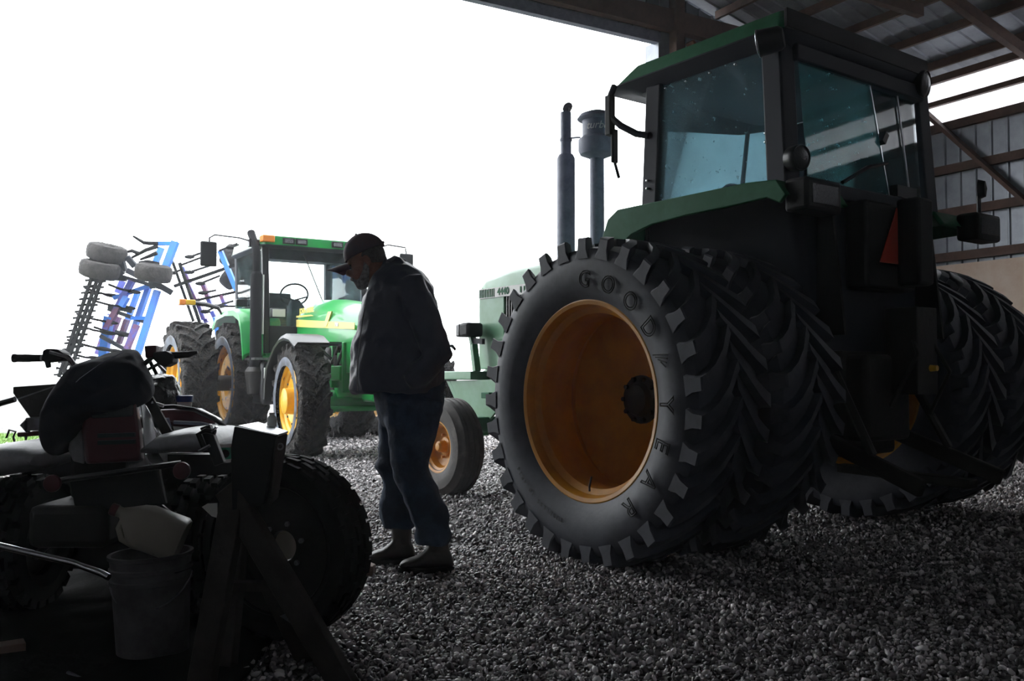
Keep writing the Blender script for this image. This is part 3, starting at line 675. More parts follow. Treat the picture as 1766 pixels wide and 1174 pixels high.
# ------------------------------------------------------------------ the second tractor, outside
T2 = thing('tractor', 'bright green cab tractor with mud-caked tyres and yellow wheels standing outside the shed', 'tractor', (-3.261, 13.404, 0), .56 - PI / 2)
def C2(name, mb, mt, parent=None, **k): return mb.build(name, mt, parent or T2, **k)
for s in (-1, 1):
    for nm, yc in (('inner', .80), ('outer', 1.50)):
        ty = tyre(.865, .52, .46, 24, .05, .05, a0=.1 + yc, mud=.018, seed=yc * 3 * s).build('rear_tyre', M_rubber_mud, T2, smooth=40)
        ty.location = (0, s * yc, .835)
        deep_rim(.52, .46, 0, s).build('rim', M_yellow_mud if nm == 'inner' else M_yellow, ty)
        wheel_disc(.52, .06 if nm == 'inner' else -.02, s, .10, .14).build('wheel_disc', M_yellow_mud, ty)
        hub(.06, s, .14, 8, .10).build('hub', M_yellow_mud, ty)
        if s < 0:
            w = MB(); w.lathe([(.54, -.242), (.60, -.2525), (.655, -.253), (.665, -.244), (.62, -.235)], ax='y', n=72); w.build('clean_sidewall', M_rubber_blue, ty)
    ft = tyre(.68, .40, .36, 20, .042, .045, a0=.2, mud=.014, seed=4 * s).build('front_tyre', M_rubber_mud, T2, smooth=40)
    ft.location = (2.766, s * .82, .655); ft.rotation_euler = (0, 0, R_(-3))
    deep_rim(.40, .36, 0, s).build('rim', M_yellow, ft)
    m = MB(); m.lathe([(.375, s * .02), (.36, s * .06), (.26, s * .10), (.16, s * .06), (.15, s * .20), (.10, s * .215), (0, s * .22), (0, s * -.02), (.36, s * -.01)], ax='y', n=48)
    m.build('wheel_disc', M_yellow, ft)
    for k in range(8):
        a = 2 * PI * k / 8; MB().lathe([(0, s * .05), (.014, s * .05), (.014, s * .11), (0, s * .11)], o=(.27 * math.cos(a), 0, .27 * math.sin(a)), ax='y', n=6).build('wheel_bolt', M_grease, ft)
    if s < 0:
        w = MB(); w.lathe([(.415, -.192), (.45, -.196), (.50, -.197), (.515, -.192), (.48, -.180)], ax='y', n=72); w.build('clean_sidewall', M_rubber_blue, ft)
# chassis
m = MB(); m.lathe([(.11, -1.6), (.11, 1.6)], o=(0, 0, .835), ax='y', n=20, cap=True); m.box((.2, 0, .9), (1.3, .6, .7)); m.box((1.5, 0, .9), (1.5, .45, .5)); C2('transmission', m, M_grease, bevel=.02)
m = MB(); m.box((2.75, 0, .82), (1.5, .42, .32)); m.box((3.45, 0, .80), (.35, .55, .30)); C2('front_frame', m, M_green, bevel=.03)
m = MB(); m.beam((2.766, -.66, .62), (2.766, .66, .62), .16, .16); m.lathe([(.14, -.60), (.14, -.42)], o=(2.766, 0, .64), ax='y', n=20, cap=True); m.box((2.766, -.62, .68), (.16, .12, .42)); m.box((2.766, .62, .68), (.16, .12, .42)); C2('front_axle', m, M_green, bevel=.02)
m = MB(); m.tube([(2.95, -.55, .56), (2.95, .2, .56)], .035, 10); m.tube([(2.95, -.2, .56), (2.95, .5, .56)], .02, 10); C2('steering_cylinder', m, M_green)
# engine bay with filter, pipes
m = MB(); m.box((2.45, 0, 1.10), (1.6, .40, .45)); m.lathe([(.09, .98), (.10, 1.0), (.10, 1.26), (.08, 1.3)], o=(2.35, -.27, 0), n=16, cap=True); m.lathe([(.07, .95), (.07, 1.2)], o=(2.60, -.28, 0), n=16, cap=True)
m.tube([(2.2, -.3, 1.0), (2.3, -.33, 1.2), (2.5, -.34, 1.1), (2.7, -.33, 1.3)], .02, 8); m.tube([(2.7, -.32, .9), (2.75, -.36, 1.1), (2.8, -.3, 1.3)], .02, 8)
C2('engine', m, M_grease, bevel=.01)
m = MB(); m.box((2.72, -.30, .98), (.30, .16, .18)); m.box((2.70, -.28, 1.16), (.12, .10, .14)); m.beam((2.4, -.27, .80), (2.4, -.27, 1.32), .10, .10); m.beam((2.95, -.27, .75), (2.95, -.27, 1.35), .22, .06); C2('engine_bracket', m, M_green, bevel=.012)
# hood
def hr(x, zt, hw, zb, zc): return [(x, hw, zb), (x, hw, zt - .16), (x, hw * .94, zt - .07), (x, hw * .75, zt), (x, hw * .4, zc), (x, 0, zc + .01), (x, -hw * .4, zc), (x, -hw * .75, zt), (x, -hw * .94, zt - .07), (x, -hw, zt - .16), (x, -hw, zb)]
m = MB(); m.loft([hr(1.25, 1.83, .36, 1.38, 1.90), hr(1.6, 1.87, .37, 1.38, 1.95), hr(2.1, 1.84, .37, 1.38, 1.92), hr(2.7, 1.76, .36, 1.36, 1.84), hr(3.2, 1.64, .35, 1.34, 1.72), hr(3.5, 1.50, .32, 1.25, 1.56), hr(3.62, 1.25, .27, 1.0, 1.28)])
C2('hood', m, M_green, smooth=60)
for s in (-1, 1):
    m = MB(); m.prism([(1.25, 1.10), (1.75, 1.05), (2.0, 1.38), (1.25, 1.39)], 'y', s * .34, s * .37); m.prism([(2.95, .98), (3.58, .98), (3.58, 1.36), (2.95, 1.36)], 'y', s * .31, s * .345); C2('side_panel', m, M_green, bevel=.008)
    m = MB(); m.loft([[(1.27, s * .374, 1.60), (3.3, s * .365, 1.49), (3.3, s * .365, 1.565), (1.27, s * .374, 1.70)], [(1.27, s * .380, 1.60), (3.3, s * .371, 1.49), (3.3, s * .371, 1.565), (1.27, s * .380, 1.70)]])
    m.loft([[(1.27, s * .376, 1.725), (1.95, s * .378, 1.715), (1.85, s * .378, 1.735), (1.27, s * .376, 1.75)], [(1.27, s * .381, 1.725), (1.95, s * .383, 1.715), (1.85, s * .383, 1.735), (1.27, s * .381, 1.75)]])
    C2('hood_stripe', m, M_stripe, smooth=0)
    m = MB(); m.loft([[(2.30, s * .352, 1.56), (2.42, s * .352, 1.56), (2.55, s * .35, 1.74), (2.43, s * .35, 1.74)], [(2.30, s * .382, 1.56), (2.42, s * .382, 1.56), (2.55, s * .368, 1.74), (2.43, s * .368, 1.74)]])
    C2('hood_flash', m, M_stripe, smooth=0)
m = MB(); text_on(m, 'JOHN DEERE', .095, (1.66, -.374, 1.80), (1, 0, 0), (0, 0.0, 1), .003, bold=.003); C2('badge_lettering', m, M_stripe, smooth=0)
m = MB(); text_on(m, '7800', .06, (2.75, -.376, 1.565), (1, 0, -.05), (0, 0, 1), .003, bold=.002); C2('model_lettering', m, M_white, smooth=0)
# cab
def ring2(z, x0, x1, hw, rr=.08, n=4): return ring(z, x0, x1, hw, rr, n)
m = MB(); m.loft([ring2(1.10, -.35, 1.05, .62), ring2(1.25, -.45, 1.08, .70)]); C2('cab_base', m, M_green, bevel=.01)
m = MB(); m.loft([[(1.06, -.68, 1.26), (1.06, .68, 1.26), (1.06, .68, 1.62), (1.06, -.68, 1.62)], [(1.03, -.68, 1.26), (1.03, .68, 1.26), (1.03, .68, 1.62), (1.03, -.68, 1.62)]]); C2('cab_front_panel', m, M_black_matt, bevel=.01)
m = MB(); m.loft([ring2(2.68, -.50, .98, .76, .12), ring2(2.71, -.56, 1.05, .80, .12), ring2(2.725, -.56, 1.05, .80, .12)]); C2('roof_underside', m, M_grey_post)
m = MB(); m.loft([ring2(2.725, -.55, 1.05, .79, .12), ring2(2.845, -.53, 1.04, .77, .12), ring2(2.875, -.40, .9, .66, .12)]); C2('cab_roof', m, M_green)
for y in (-.42, -.24, .28, .48):
    m = MB(); m.box((1.052, y, 2.785), (.02, .17, .085)); q = C2('roof_lamp', m, M_black, bevel=.004); m = MB(); m.box((1.064, y, 2.785), (.006, .12, .05)); m.build('lens', M_chrome, q)
for s in (-1, 1):
    m = MB(); m.box((1.0, s * .70, 2.80), (.14, .17, .095)); C2('turn_signal', m, M_orange, bevel=.012)
    m = MB(); m.beam((1.02, s * .70, 1.25), (.95, s * .72, 2.72), .09, .06); C2('cab_front_post', m, M_black, bevel=.01)
    m = MB(); m.beam((.30, s * .73, 1.25), (.10, s * .755, 2.72), .05, .04); C2('cab_door_post', m, M_black, bevel=.01) if s > 0 else None
    m = MB(); m.beam((-.42, s * .68, 1.3), (-.48, s * .70, 2.72), .07, .10); C2('cab_rear_post', m, M_grey_post, bevel=.01)
    m = MB(); m.loft([[(.98, s * .715, 1.28), (-.38, s * .70, 1.28), (-.45, s * .72, 2.7), (.92, s * .735, 2.7)], [(.98, s * .720, 1.28), (-.38, s * .705, 1.28), (-.45, s * .725, 2.7), (.92, s * .74, 2.7)]]); C2('side_window', m, M_glass_clear, smooth=0)
m = MB(); m.loft([[(1.05, -.66, 1.62), (1.05, .66, 1.62), (.98, .67, 2.7), (.98, -.67, 2.7)], [(1.055, -.66, 1.62), (1.055, .66, 1.62), (.985, .67, 2.7), (.985, -.67, 2.7)]]); C2('windscreen', m, M_glass_clear, smooth=0)
m = MB(); m.box((.93, 0, 2.64), (.03, 1.3, .20)); C2('visor_band', m, M_glass_dark2 if 'M_glass_dark2' in globals() else M_grey_post)
m = MB(); m.beam((1.04, -.2, 2.62), (1.06, .12, 1.85), .012, .012); C2('wiper', m, M_black)
m = MB(); m.box((-.05, -.18, 1.62), (.5, .5, .16)); m.loft([ring2(1.65, -.28, -.16, .24, .05), ring2(2.18, -.34, -.24, .21, .05)]); m.xf(Matrix.Translation((0, -.16, 0))); C2('seat', m, M_black_matt, bevel=.02)
m = MB(); pts = [Vector((.52 + .05 * math.cos(a), -.16 + .20 * math.sin(a), 2.10 + .15 * math.cos(a))) for a in [2 * PI * i / 28 for i in range(28)]]
m.tube(pts + pts[:2], .014, 8, cap=False); m.tube([(.52, -.36, 2.08), (.52, -.16, 2.02), (.52, .04, 2.08)], .013, 6); C2('steering_wheel', m, M_black_matt)
m = MB(); m.loft([ring2(1.3, .55, .85, .14, .04), ring2(1.92, .50, .68, .11, .04), ring2(2.02, .50, .6, .06, .03)]); m.xf(Matrix.Translation((0, -.16, 0))); C2('console', m, M_grey_post)
# fenders over the rear wheels
for s in (-1, 1):
    arc = [(-.75, 1.70), (-.50, 1.86), (0, 1.90), (.45, 1.88), (.72, 1.80), (.82, 1.66), (.95, 1.25)]
    th = [(x * .97, z - .035) for x, z in arc]
    m = MB(); m.loft([[(x, s * .47, z) for x, z in arc], [(x, s * .93, z) for x, z in arc], [(x, s * 1.0, z - .03) for x, z in arc], [(x, s * 1.0, z - .07) for x, z in th], [(x, s * .93, z) for x, z in th], [(x, s * .47, z) for x, z in th]], closed=False, ringclosed=True)
    C2('fender', m, M_green, smooth=50)
    m = MB(); m.prism([(.93, 1.24), (.80, 1.70), (.66, 1.84), (-.5, 1.84), (-.7, 1.6), (-.6, 1.2)], 'y', s * .45, s * .48); C2('fender_panel', m, M_green, bevel=.005)
    m = MB(); m.tube([(-.2, s * .90, 1.84), (-.2, s * 1.0, 1.84), (-.22, s * 1.04, 1.92), (-.3, s * 1.2, 1.97), (-.3, s * 1.4, 1.99)], [.02, .02, .03, .035, .03], 8); q = C2('fender_lamp_arm', m, M_black)
    m = MB(); m.box((-.3, s * 1.42, 1.99), (.10, .14, .075)); m.build('lamp_body', M_yellow, q, bevel=.01); m = MB(); m.box((-.3, s * 1.53, 1.99), (.11, .09, .085)); m.build('amber_lens', M_orange, q, bevel=.01)
    m = MB(); m.box((.1, s * .80, 1.98), (.10, .16, .11)); C2('fender_light', m, M_black, bevel=.015)
    # front fender
    c_ = (2.766, .655); arc = [(c_[0] + .77 * math.cos(R_(a)), c_[1] + .79 * math.sin(R_(a))) for a in (62, 75, 90, 105, 120, 135, 150, 165, 180)]
    arc[0] = (arc[0][0] + .04, arc[0][1] - .02); inn = [(c_[0] + (x - c_[0]) * .965, c_[1] + (z - c_[1]) * .965) for x, z in arc]
    m = MB(); m.loft([[(x, s * .62, z) for x, z in arc], [(x, s * 1.0, z) for x, z in arc], [(x + 0, s * 1.04, z - .05 if i < 6 else z) for i, (x, z) in enumerate(arc)], [(x, s * 1.03, z - .05 if i < 6 else z) for i, (x, z) in enumerate(inn)], [(x, s * .99, z) for x, z in inn], [(x, s * .62, z) for x, z in inn]], closed=False, ringclosed=True)
    C2('front_fender', m, M_black, smooth=50)
    m = MB(); m.tube([(2.9, s * .8, 1.40), (2.9, s * .5, 1.15)], .02, 8); C2('fender_stay', m, M_black)
# exhaust
m = MB(); m.lathe([(.09, 1.02), (.078, 1.12), (.078, 2.30), (.06, 2.33), (.052, 2.34)], o=(1.05, -.86, 0), n=28)
q = C2('muffler', m, M_black_pipe)
m = MB(); m.tube([(1.05, -.86, 2.30), (1.05, -.86, 2.56), (1.02, -.86, 2.66), (.90, -.86, 2.78), (.78, -.86, 2.90)], [.048, .048, .05, .05, .055], 16); m.build('exhaust_pipe', M_black_pipe, q)
m = MB(); m.lathe([(.10, .70), (.14, 1.0), (.10, 1.06)], o=(1.05, -.86, 0), n=24, cap=True); m.build('muffler_base', M_grease, q)
m = MB(); m.tube([(1.09, -.78, 1.5), (1.09, -.78, 2.3)], .014, 8); C2('grab_rail', m, M_white)
m = MB(); m.box((1.22, -.62, 1.78), (.10, .20, .13)); q = C2('cab_lamp', m, M_black, bevel=.015); m = MB(); m.box((1.275, -.62, 1.78), (.01, .17, .10)); m.build('lens', M_white, q)
# tank and steps
m = MB(); m.box((.62, -.66, .85), (1.2, .34, .58)); C2('fuel_tank', m, M_black, bevel=.05)
m = MB(); m.box((.62, -.70, 1.17), (1.25, .46, .03)); C2('step_plate', m, M_steel)
m = MB(); m.box((1.23, -.70, .98), (.02, .20, .14)); C2('caution_plate', m, M_white, bevel=.004)
for z in (.45, .75): m = MB(); m.box((.5, -.92, z), (.4, .16, .03)); C2('step', m, M_black)
# mirrors on their wire arms
m = MB(); m.tube([(.95, -.75, 2.72), (.90, -1.05, 2.80), (.6, -1.30, 2.86), (.55, -1.36, 2.82), (.55, -1.36, 2.60)], .012, 6); q = C2('mirror_arm', m, M_black)
m = MB(); m.box((.55, -1.37, 2.60), (.05, .22, .34)); m.build('mirror', M_black_matt, q, bevel=.02)
m = MB(); m.box((.90, -.86, 2.74), (.08, .14, .10)); m.build('arm_bracket', M_black, q)
m = MB(); m.tube([(.95, .75, 2.72), (.95, 1.1, 2.86), (.95, 1.38, 2.84), (.95, 1.40, 2.74)], .012, 6); q = C2('mirror_arm', m, M_black)
m = MB(); m.box((.95, 1.40, 2.58), (.05, .22, .34)); m.build('mirror', M_black_matt, q, bevel=.02)
m = MB(); m.tube([(.55, .84, 1.6), (.55, .9, 1.75), (.55, .9, 2.1), (.55, .84, 2.2)], .014, 6); C2('door_handle', m, M_steel)
m = MB(); m.box((.9, .80, 1.35), (.15, .12, .3)); C2('hydraulic_tank', m, M_green, bevel=.02)
# ------------------------------------------------------------------ the man
MD = 4.65
man = thing('person', 'person in dark jacket, cap and blue jeans looking down, hands in pockets', 'person', tuple(gnd(708, 977)))
M_skin = mat('weathered_skin', (0.42, 0.22, 0.16), 0.5, 0, (0.34, 0.16, 0.12), 30)
M_jacket = mat('dark_navy_jacket_cloth', (0.055, 0.062, 0.092), 0.52, bump=0.45, bscale=9, bdist=0.03)
M_denim = mat('blue_denim', (0.016, 0.030, 0.062), 0.85, 0, (0.05, 0.085, 0.15), 5, lo=.45, hi=.7, bump=0.5, bscale=14, bdist=0.03)
M_boot = mat('worn_brown_leather', (0.045, 0.038, 0.034), 0.5, 0, (0.028, 0.024, 0.022), 12, bump=0.3, bscale=30)
M_cap = mat('maroon_navy_cap_cloth', (0.10, 0.045, 0.06), 0.8, 0, (0.055, 0.045, 0.07), 5)
M_beard = mat('grey_beard', (0.42, 0.40, 0.38), 0.9, 0, (0.22, 0.20, 0.19), 60, bump=0.8, bscale=150)
M_hair = mat('grey_brown_hair', (0.09, 0.08, 0.075), 0.9, 0, (0.16, 0.15, 0.14), 50, bump=0.8, bscale=150)
M_shirt = mat('grey_plaid_shirt', (0.25, 0.26, 0.28), 0.8, 0, (0.10, 0.10, 0.12), 30)
def ell_ring(py, x0, x1, hd, D, n=20, dz=0.0, pw=2.3):
    a, b_ = at(x0, py, D), at(x1, py, D); c_ = (a + b_) / 2; rx = (b_.x - a.x) / 2
    out = []
    for k in range(n):
        t = 2 * PI * k / n; ct, st_ = math.cos(t), math.sin(t)
        out.append(Vector((c_.x + rx * math.copysign(abs(ct) ** (2 / pw), ct), c_.y + hd * math.copysign(abs(st_) ** (2 / pw), st_), c_.z + dz * ct)))
    return out
def folds(m, amp, sc, seed): return m.jitter(amp, sc, seed)
DN, DF = 4.55, 4.73     # near leg, far leg
# head frame
Hc = at(630, 445, MD); hf = Vector((-.905, 0, -.425)); hu = Vector((-.425, 0, .905)); hs = Vector((0, -1, 0))
HR = Matrix((hf, hs, hu)).transposed()
def H(f, s, u): return Hc + hf * f + hs * s + hu * u
def hell(m, c_, r): m.ell(H(*c_), r, 18, 12, R=HR)
m = MB()
hell(m, (-.005, 0, .02), (.098, .076, .10)); hell(m, (.035, 0, -.045), (.066, .060, .085)); hell(m, (.068, 0, -.112), (.028, .032, .024)); hell(m, (.03, 0, -.09), (.06, .052, .04))
hell(m, (.088, 0, .002), (.016, .048, .012)); hell(m, (.095, 0, -.078), (.014, .024, .008)); hell(m, (.092, 0, -.092), (.014, .022, .008))
m.tube([H(.095, 0, -.008), H(.112, 0, -.03), H(.118, 0, -.048)], [.010, .012, .016], 10); hell(m, (.106, .012, -.052), (.011, .009, .008)); hell(m, (.106, -.012, -.052), (.011, .009, .008))
for s in (1, -1): hell(m, (-.012, s * .078, -.03), (.018, .010, .032)); hell(m, (.055, s * .045, -.045), (.03, .02, .022))
m.tube([H(-.03, 0, -.05), at(655, 488, MD), at(668, 512, MD), at(690, 540, MD)], [.062, .064, .068, .08], 16)
# trunk, arms, legs under the clothes
m.loft([ell_ring(500, 655, 728, .10, MD), ell_ring(520, 650, 738, .15, MD), ell_ring(600, 625, 745, .14, MD), ell_ring(690, 660, 755, .14, MD)])
for (D0, s) in ((MD - .19, -1), (MD + .19, 1)):
    m.tube([at(712, 500, D0), at(735, 560, D0), at(748, 612, D0), at(728, 640, D0), at(706, 664, D0 + .03 * -s)], [.055, .05, .042, .036, .028], 12)
    pw_ = at(699, 672, D0 - .05 * s); m.ell(pw_, (.045, .018, .030), 12, 8, R=Matrix.Rotation(R_(-35), 3, 'Y'))
    for k, ln in enumerate((.062, .072, .068, .054)):
        a = pw_ + Vector((-.028 + .0, (k - 1.5) * .0 - .004, -.012)) + Vector((.018 * (k - 1.5) * .6, 0, -.018 * (k - 1.5) * .5))
        b_ = a + Vector((-.5, .1, -.86)).normalized() * ln * .55; c_ = b_ + Vector((-.15, .25, -.96)).normalized() * ln * .5
        m.tube([a, b_, c_], [.0095, .009, .008], 8)
    a = pw_ + Vector((-.015, -.008, .022)); m.tube([a, a + Vector((-.032, -.006, .006)), a + Vector((-.056, -.002, -.008))], [.012, .011, .009], 8)
for D0, pts in ((DN, ((712, 700), (708, 790), (735, 860), (748, 925))), (DF, ((700, 700), (684, 790), (686, 860), (690, 920)))):
    m.tube([at(x, y, D0) for x, y in pts], [.09, .062, .05, .04], 12)
body = m.build('body', M_skin, man, world=True); remesh(body, .0075, 4, .5)
# face details
for s in (1, -1):
    e = MB(); e.ell(H(.088, s * .030, -.020), (.011, .013, .010), 12, 8, R=HR); e.build('eye', M_white, man, world=True)
    e = MB(); e.ell(H(.084, s * .031, -.008), (.010, .016, .005), 10, 6, R=HR); e.build('eyebrow', M_hair, man, world=True)
b_ = MB(); hell(b_, (.070, 0, -.118), (.036, .042, .028)); hell(b_, (.085, 0, -.100), (.022, .036, .016)); hell(b_, (.045, 0, -.105), (.05, .058, .035))
for s in (1, -1): b_.tube([H(.05, s * .045, -.105), H(.02, s * .060, -.075), H(-.002, s * .068, -.03)], [.026, .02, .012], 10)
b_.tube([H(.098, -.03, -.082), H(.110, 0, -.070), H(.098, .03, -.082)], [.009, .011, .009], 8)
b_ = b_.build('beard', M_beard, man, world=True); remesh(b_, .007, 3)
h = MB(); hell(h, (-.025, 0, .0), (.085, .082, .075)); h.tube([H(-.055, -.05, -.03), H(-.075, 0, -.045), H(-.055, .05, -.03)], .03, 10); h = h.build('hair', M_hair, man, world=True); remesh(h, .008, 3)
# cap
cp = MB(); rings = []
for i in range(11):
    t = PI / 2 * i / 10; q = math.cos(t)
    rings.append([H(-.008 + .112 * q * math.cos(a), .090 * q * math.sin(a), .022 + .108 * math.sin(t)) for a in [2 * PI * k / 28 for k in range(28)]])
cp.loft([[H(-.008 + .106 * math.cos(a), .086 * math.sin(a), .022) for a in [2 * PI * k / 28 for k in range(28)]]] + rings)
capo = cp.build('cap', M_cap, man, world=True)
br = MB(); top = []; N = 15
def brimpt(u, v, dz):   # u across -1..1, v out 0..1
    a = u * 1.05; f = .080 + (.104 * v) * math.cos(a * .8) + .022 * (1 - abs(u)); s = .078 * math.sin(a) * (1.0 - .12 * v)
    return H(f, s, .030 - .046 * u * u + .010 * v - .012 + dz)
rings = []
for j in range(6):
    v = j / 5; rings.append([brimpt(-1 + 2 * k / N, v, 0) for k in range(N + 1)] + [brimpt(1 - 2 * k / N, v, -.004) for k in range(N + 1)])
br.loft(rings); br.build('cap_brim', M_cap, capo)
MB().ell(H(-.008, 0, .131), .007, 10, 6).build('cap_button', M_cap, capo)
w = MB(); w.tube([H(-.10, -.045, .03), H(-.118, 0, .035), H(-.10, .045, .03)], .008, 8); w.build('cap_strap', M_cap, capo)
for o in capo.children: o.data.transform(Matrix.Translation(-WL[man.name]))
# jeans
m = MB(); m.loft([ell_ring(655, 640, 766, .17, MD), ell_ring(690, 648, 766, .17, MD), ell_ring(712, 652, 762, .165, MD), ell_ring(735, 662, 752, .12, MD)])
m.loft([ell_ring(690, 658, 766, .10, DN), ell_ring(720, 666, 759, .11, DN), ell_ring(760, 671, 750, .105, DN), ell_ring(794, 673, 740, .095, DN), ell_ring(810, 676, 738, .092, DN), ell_ring(822, 678, 744, .100, DN), ell_ring(843, 686, 757, .095, DN), ell_ring(856, 696, 759, .088, DN), ell_ring(870, 702, 770, .102, DN), ell_ring(893, 708, 777, .104, DN), ell_ring(908, 716, 775, .092, DN), ell_ring(920, 714, 779, .10, DN), ell_ring(936, 716, 777, .092, DN, dz=0)])
m.loft([ell_ring(690, 648, 750, .10, DF), ell_ring(735, 653, 732, .105, DF), ell_ring(785, 653, 716, .09, DF), ell_ring(804, 646, 718, .098, DF), ell_ring(822, 658, 714, .088, DF), ell_ring(840, 662, 714, .086, DF), ell_ring(866, 651, 719, .098, DF), ell_ring(876, 654, 718, .094, DF), ell_ring(890, 657, 717, .094, DF), ell_ring(910, 663, 715, .088, DF)])
j = m.build('jeans', M_denim, man, world=True); remesh(j, .012, 5)
mm = j.data; tmp = MB(); tmp.v = [tuple(v.co) for v in mm.vertices]; tmp.jitter(.011, 15, 3); tmp.jitter(.008, 7, 8)
for v, q in zip(mm.vertices, tmp.v): v.co = q
# boots
def boot(x_toe, x_heel, ysole, D, name='boot'):
    m = MB(); t0 = at(x_toe, ysole, D); h0 = at(x_heel, ysole, D); L = h0.x - t0.x; z0 = 0.004; rings = []
    for u, wz, hh in ((0, .028, .035), (.05, .040, .052), (.16, .050, .066), (.32, .052, .078), (.46, .045, .105), (.58, .042, .14), (.70, .042, .155), (.85, .040, .14), (.96, .036, .09), (1.0, .03, .05)):
        x = t0.x + u * L; rg = []
        for k in range(14):
            a = 2 * PI * k / 14; yy = D + wz * math.cos(a); zz = z0 + .02 + (hh - .02) * (.5 + .5 * math.sin(a)) ** .8 if math.sin(a) > -1.1 else 0
            rg.append(Vector((x, yy, zz)))
        rings.append(rg)
    m.loft(rings); m.tube([Vector((t0.x + .72 * L, D, .12)), Vector((t0.x + .70 * L, D, .25))], [.052, .056], 14)
    o = m.build(name, M_boot, man, world=True); remesh(o, .009, 3)
    s = MB(); pts = []
    for k in range(24):
        a = 2 * PI * k / 24; c_, q = math.cos(a), math.sin(a); wd = .048 if c_ < 0 else .042
        pts.append((t0.x + L / 2 + (L / 2 + .005) * c_, D + wd * q * (1.05 if c_ < .3 else .95)))
    s.prism(pts, 'z', .0, .030); s = s.build('sole', M_black_matt, man, world=True, bevel=.004); s.parent = o
boot(688, 782, 984, DN - .02); boot(634, 716, 972, DF)
# jacket
m = MB()
m.loft([ell_ring(452, 664, 694, .075, MD), ell_ring(462, 654, 716, .13, MD), ell_ring(474, 646, 733, .175, MD), ell_ring(492, 638, 747, .20, MD), ell_ring(520, 628, 755, .205, MD), ell_ring(560, 617, 759, .205, MD), ell_ring(600, 607, 762, .21, MD), ell_ring(640, 603, 764, .215, MD), ell_ring(664, 603, 764, .21, MD), ell_ring(678, 606, 762, .20, MD)])
for s in (-1, 1):
    D0 = MD + s * .20
    m.tube([at(708, 486, MD + s * .15), at(722, 520, D0), at(740, 570, D0 + s * .02), at(752, 612, D0 + s * .02), at(733, 638, D0), at(702, 656, D0 - s * .01)], [.075, .082, .080, .074, .066, .052], 14)
m.loft([ell_ring(446, 664, 692, .07, MD), ell_ring(458, 656, 702, .095, MD), ell_ring(470, 652, 704, .10, MD)])
jk = m.build('jacket', M_jacket, man, world=True); remesh(jk, .012, 5)
mm = jk.data; tmp = MB(); tmp.v = [tuple(v.co) for v in mm.vertices]; tmp.jitter(.014, 7, 1); tmp.jitter(.010, 17, 5)
for v, q in zip(mm.vertices, tmp.v): v.co = q
def onman(px, py, off=.205): return at(px, py, MD - off)
m = MB(); m.tube([at(668, 452, MD - .085), at(680, 447, MD - .05), at(694, 452, MD), at(690, 456, MD + .06)], [.012, .02, .022, .016], 10); m.tube([at(652, 480, MD - .06), at(644, 498, MD - .09), at(640, 515, MD - .09)], [.012, .018, .014], 10); m.build('collar', M_jacket, man, world=True)
m = MB(); m.tube([at(637, 502, MD - .10), at(627, 540, MD - .155), at(620, 590, MD - .19), at(616, 640, MD - .20), at(617, 674, MD - .19)], .0035, 6); m.build('zipper', M_steel, man, world=True)
m = MB(); m.tube([at(640, 497, MD - .05), at(630, 520, MD - .07), at(624, 545, MD - .04)], [.016, .018, .010], 10); m.build('shirt', M_shirt, man, world=True)
# ------------------------------------------------------------------ quad bike in the left foreground, facing the camera
M_maroon = mat('maroon_plastic', (0.09, 0.012, 0.02), 0.35, coat=.2)
M_fender = mat('scuffed_white_plastic', (0.50, 0.50, 0.53), 0.45, 0, (0.36, 0.36, 0.38), 12, bump=.15, bscale=60)
M_cloth = mat('dark_blue_black_cloth', (0.012, 0.014, 0.026), 0.85, spec=.15, bump=.4, bscale=10, bdist=.02)
M_bag = mat('crumpled_black_plastic', (0.02, 0.02, 0.022), 0.22, bump=.9, bscale=14, bdist=.04)
M_bucket = mat('grimy_bucket_plastic', (0.16, 0.15, 0.155), 0.6, 0, (0.10, 0.095, 0.095), 9, spec=.2)
M_jug = mat('milky_jug_plastic', (0.36, 0.33, 0.27), 0.4)
M_galv = mat('galvanised_plate', (0.82, 0.84, 0.88), 0.38, 0.6)
M_blue = mat('blue_plastic', (0.02, 0.05, 0.22), 0.35)
M_greencup = mat('green_print', (0.02, 0.30, 0.16), 0.4)
M_post_wood = mat('weathered_dark_timber', (0.04, 0.031, 0.027), 0.8, 0, (0.022, 0.017, 0.015), 9, bump=.3, bscale=25)
M_tan = mat('pale_timber', (0.30, 0.21, 0.17), 0.7, 0, (0.22, 0.15, 0.12), 12)
QD = 3.7
qb = thing('quad_bike', 'old maroon and pale grey quad bike with a dark cloth thrown over its handlebars', 'quad bike', (-1.66, 3.95, 0))
def Q(name, mb, mt, parent=None, **k): return mb.build(name, mt, parent or qb, world=True, **k)
def quad(m, pts, D, th, Ds=None):
    a = [at(x, y, (Ds[i] if Ds else D)) for i, (x, y) in enumerate(pts)]; m.loft([a, [p + Vector((0, th, 0)) for p in a]]); return m
# handlebar
m = MB(); m.tube([at(100, 612, QD), at(118, 616, QD), at(130, 632, QD), at(165, 655, QD + .02), at(225, 655, QD + .02), at(246, 630, QD), at(262, 616, QD), at(300, 612, QD)], .011, 10); Q('handlebar', m, M_black)
m = MB(); m.tube([at(25, 617.5, QD), at(72, 617.5, QD)], [.0165, .0155], 14); m.tube([at(23, 617.5, QD), at(27, 617.5, QD)], .0185, 14); Q('grip', m, M_black_matt)
m = MB(); m.tube([at(296, 613, QD), at(325, 611, QD), at(341, 607, QD)], [.015, .013, .006], 12); Q('grip', m, M_black_matt)
m = MB(); quad(m, [(70, 622), (73, 604), (80, 601), (98, 602), (108, 609), (108, 622), (92, 623), (78, 625)], QD - .04, .07); Q('switch_pod', m, M_black_matt, bevel=.006)
m = MB(); m.tube([at(82, 622, QD - .03), at(84, 634, QD - .03)], [.013, .010], 8); Q('throttle_lever', m, M_black)
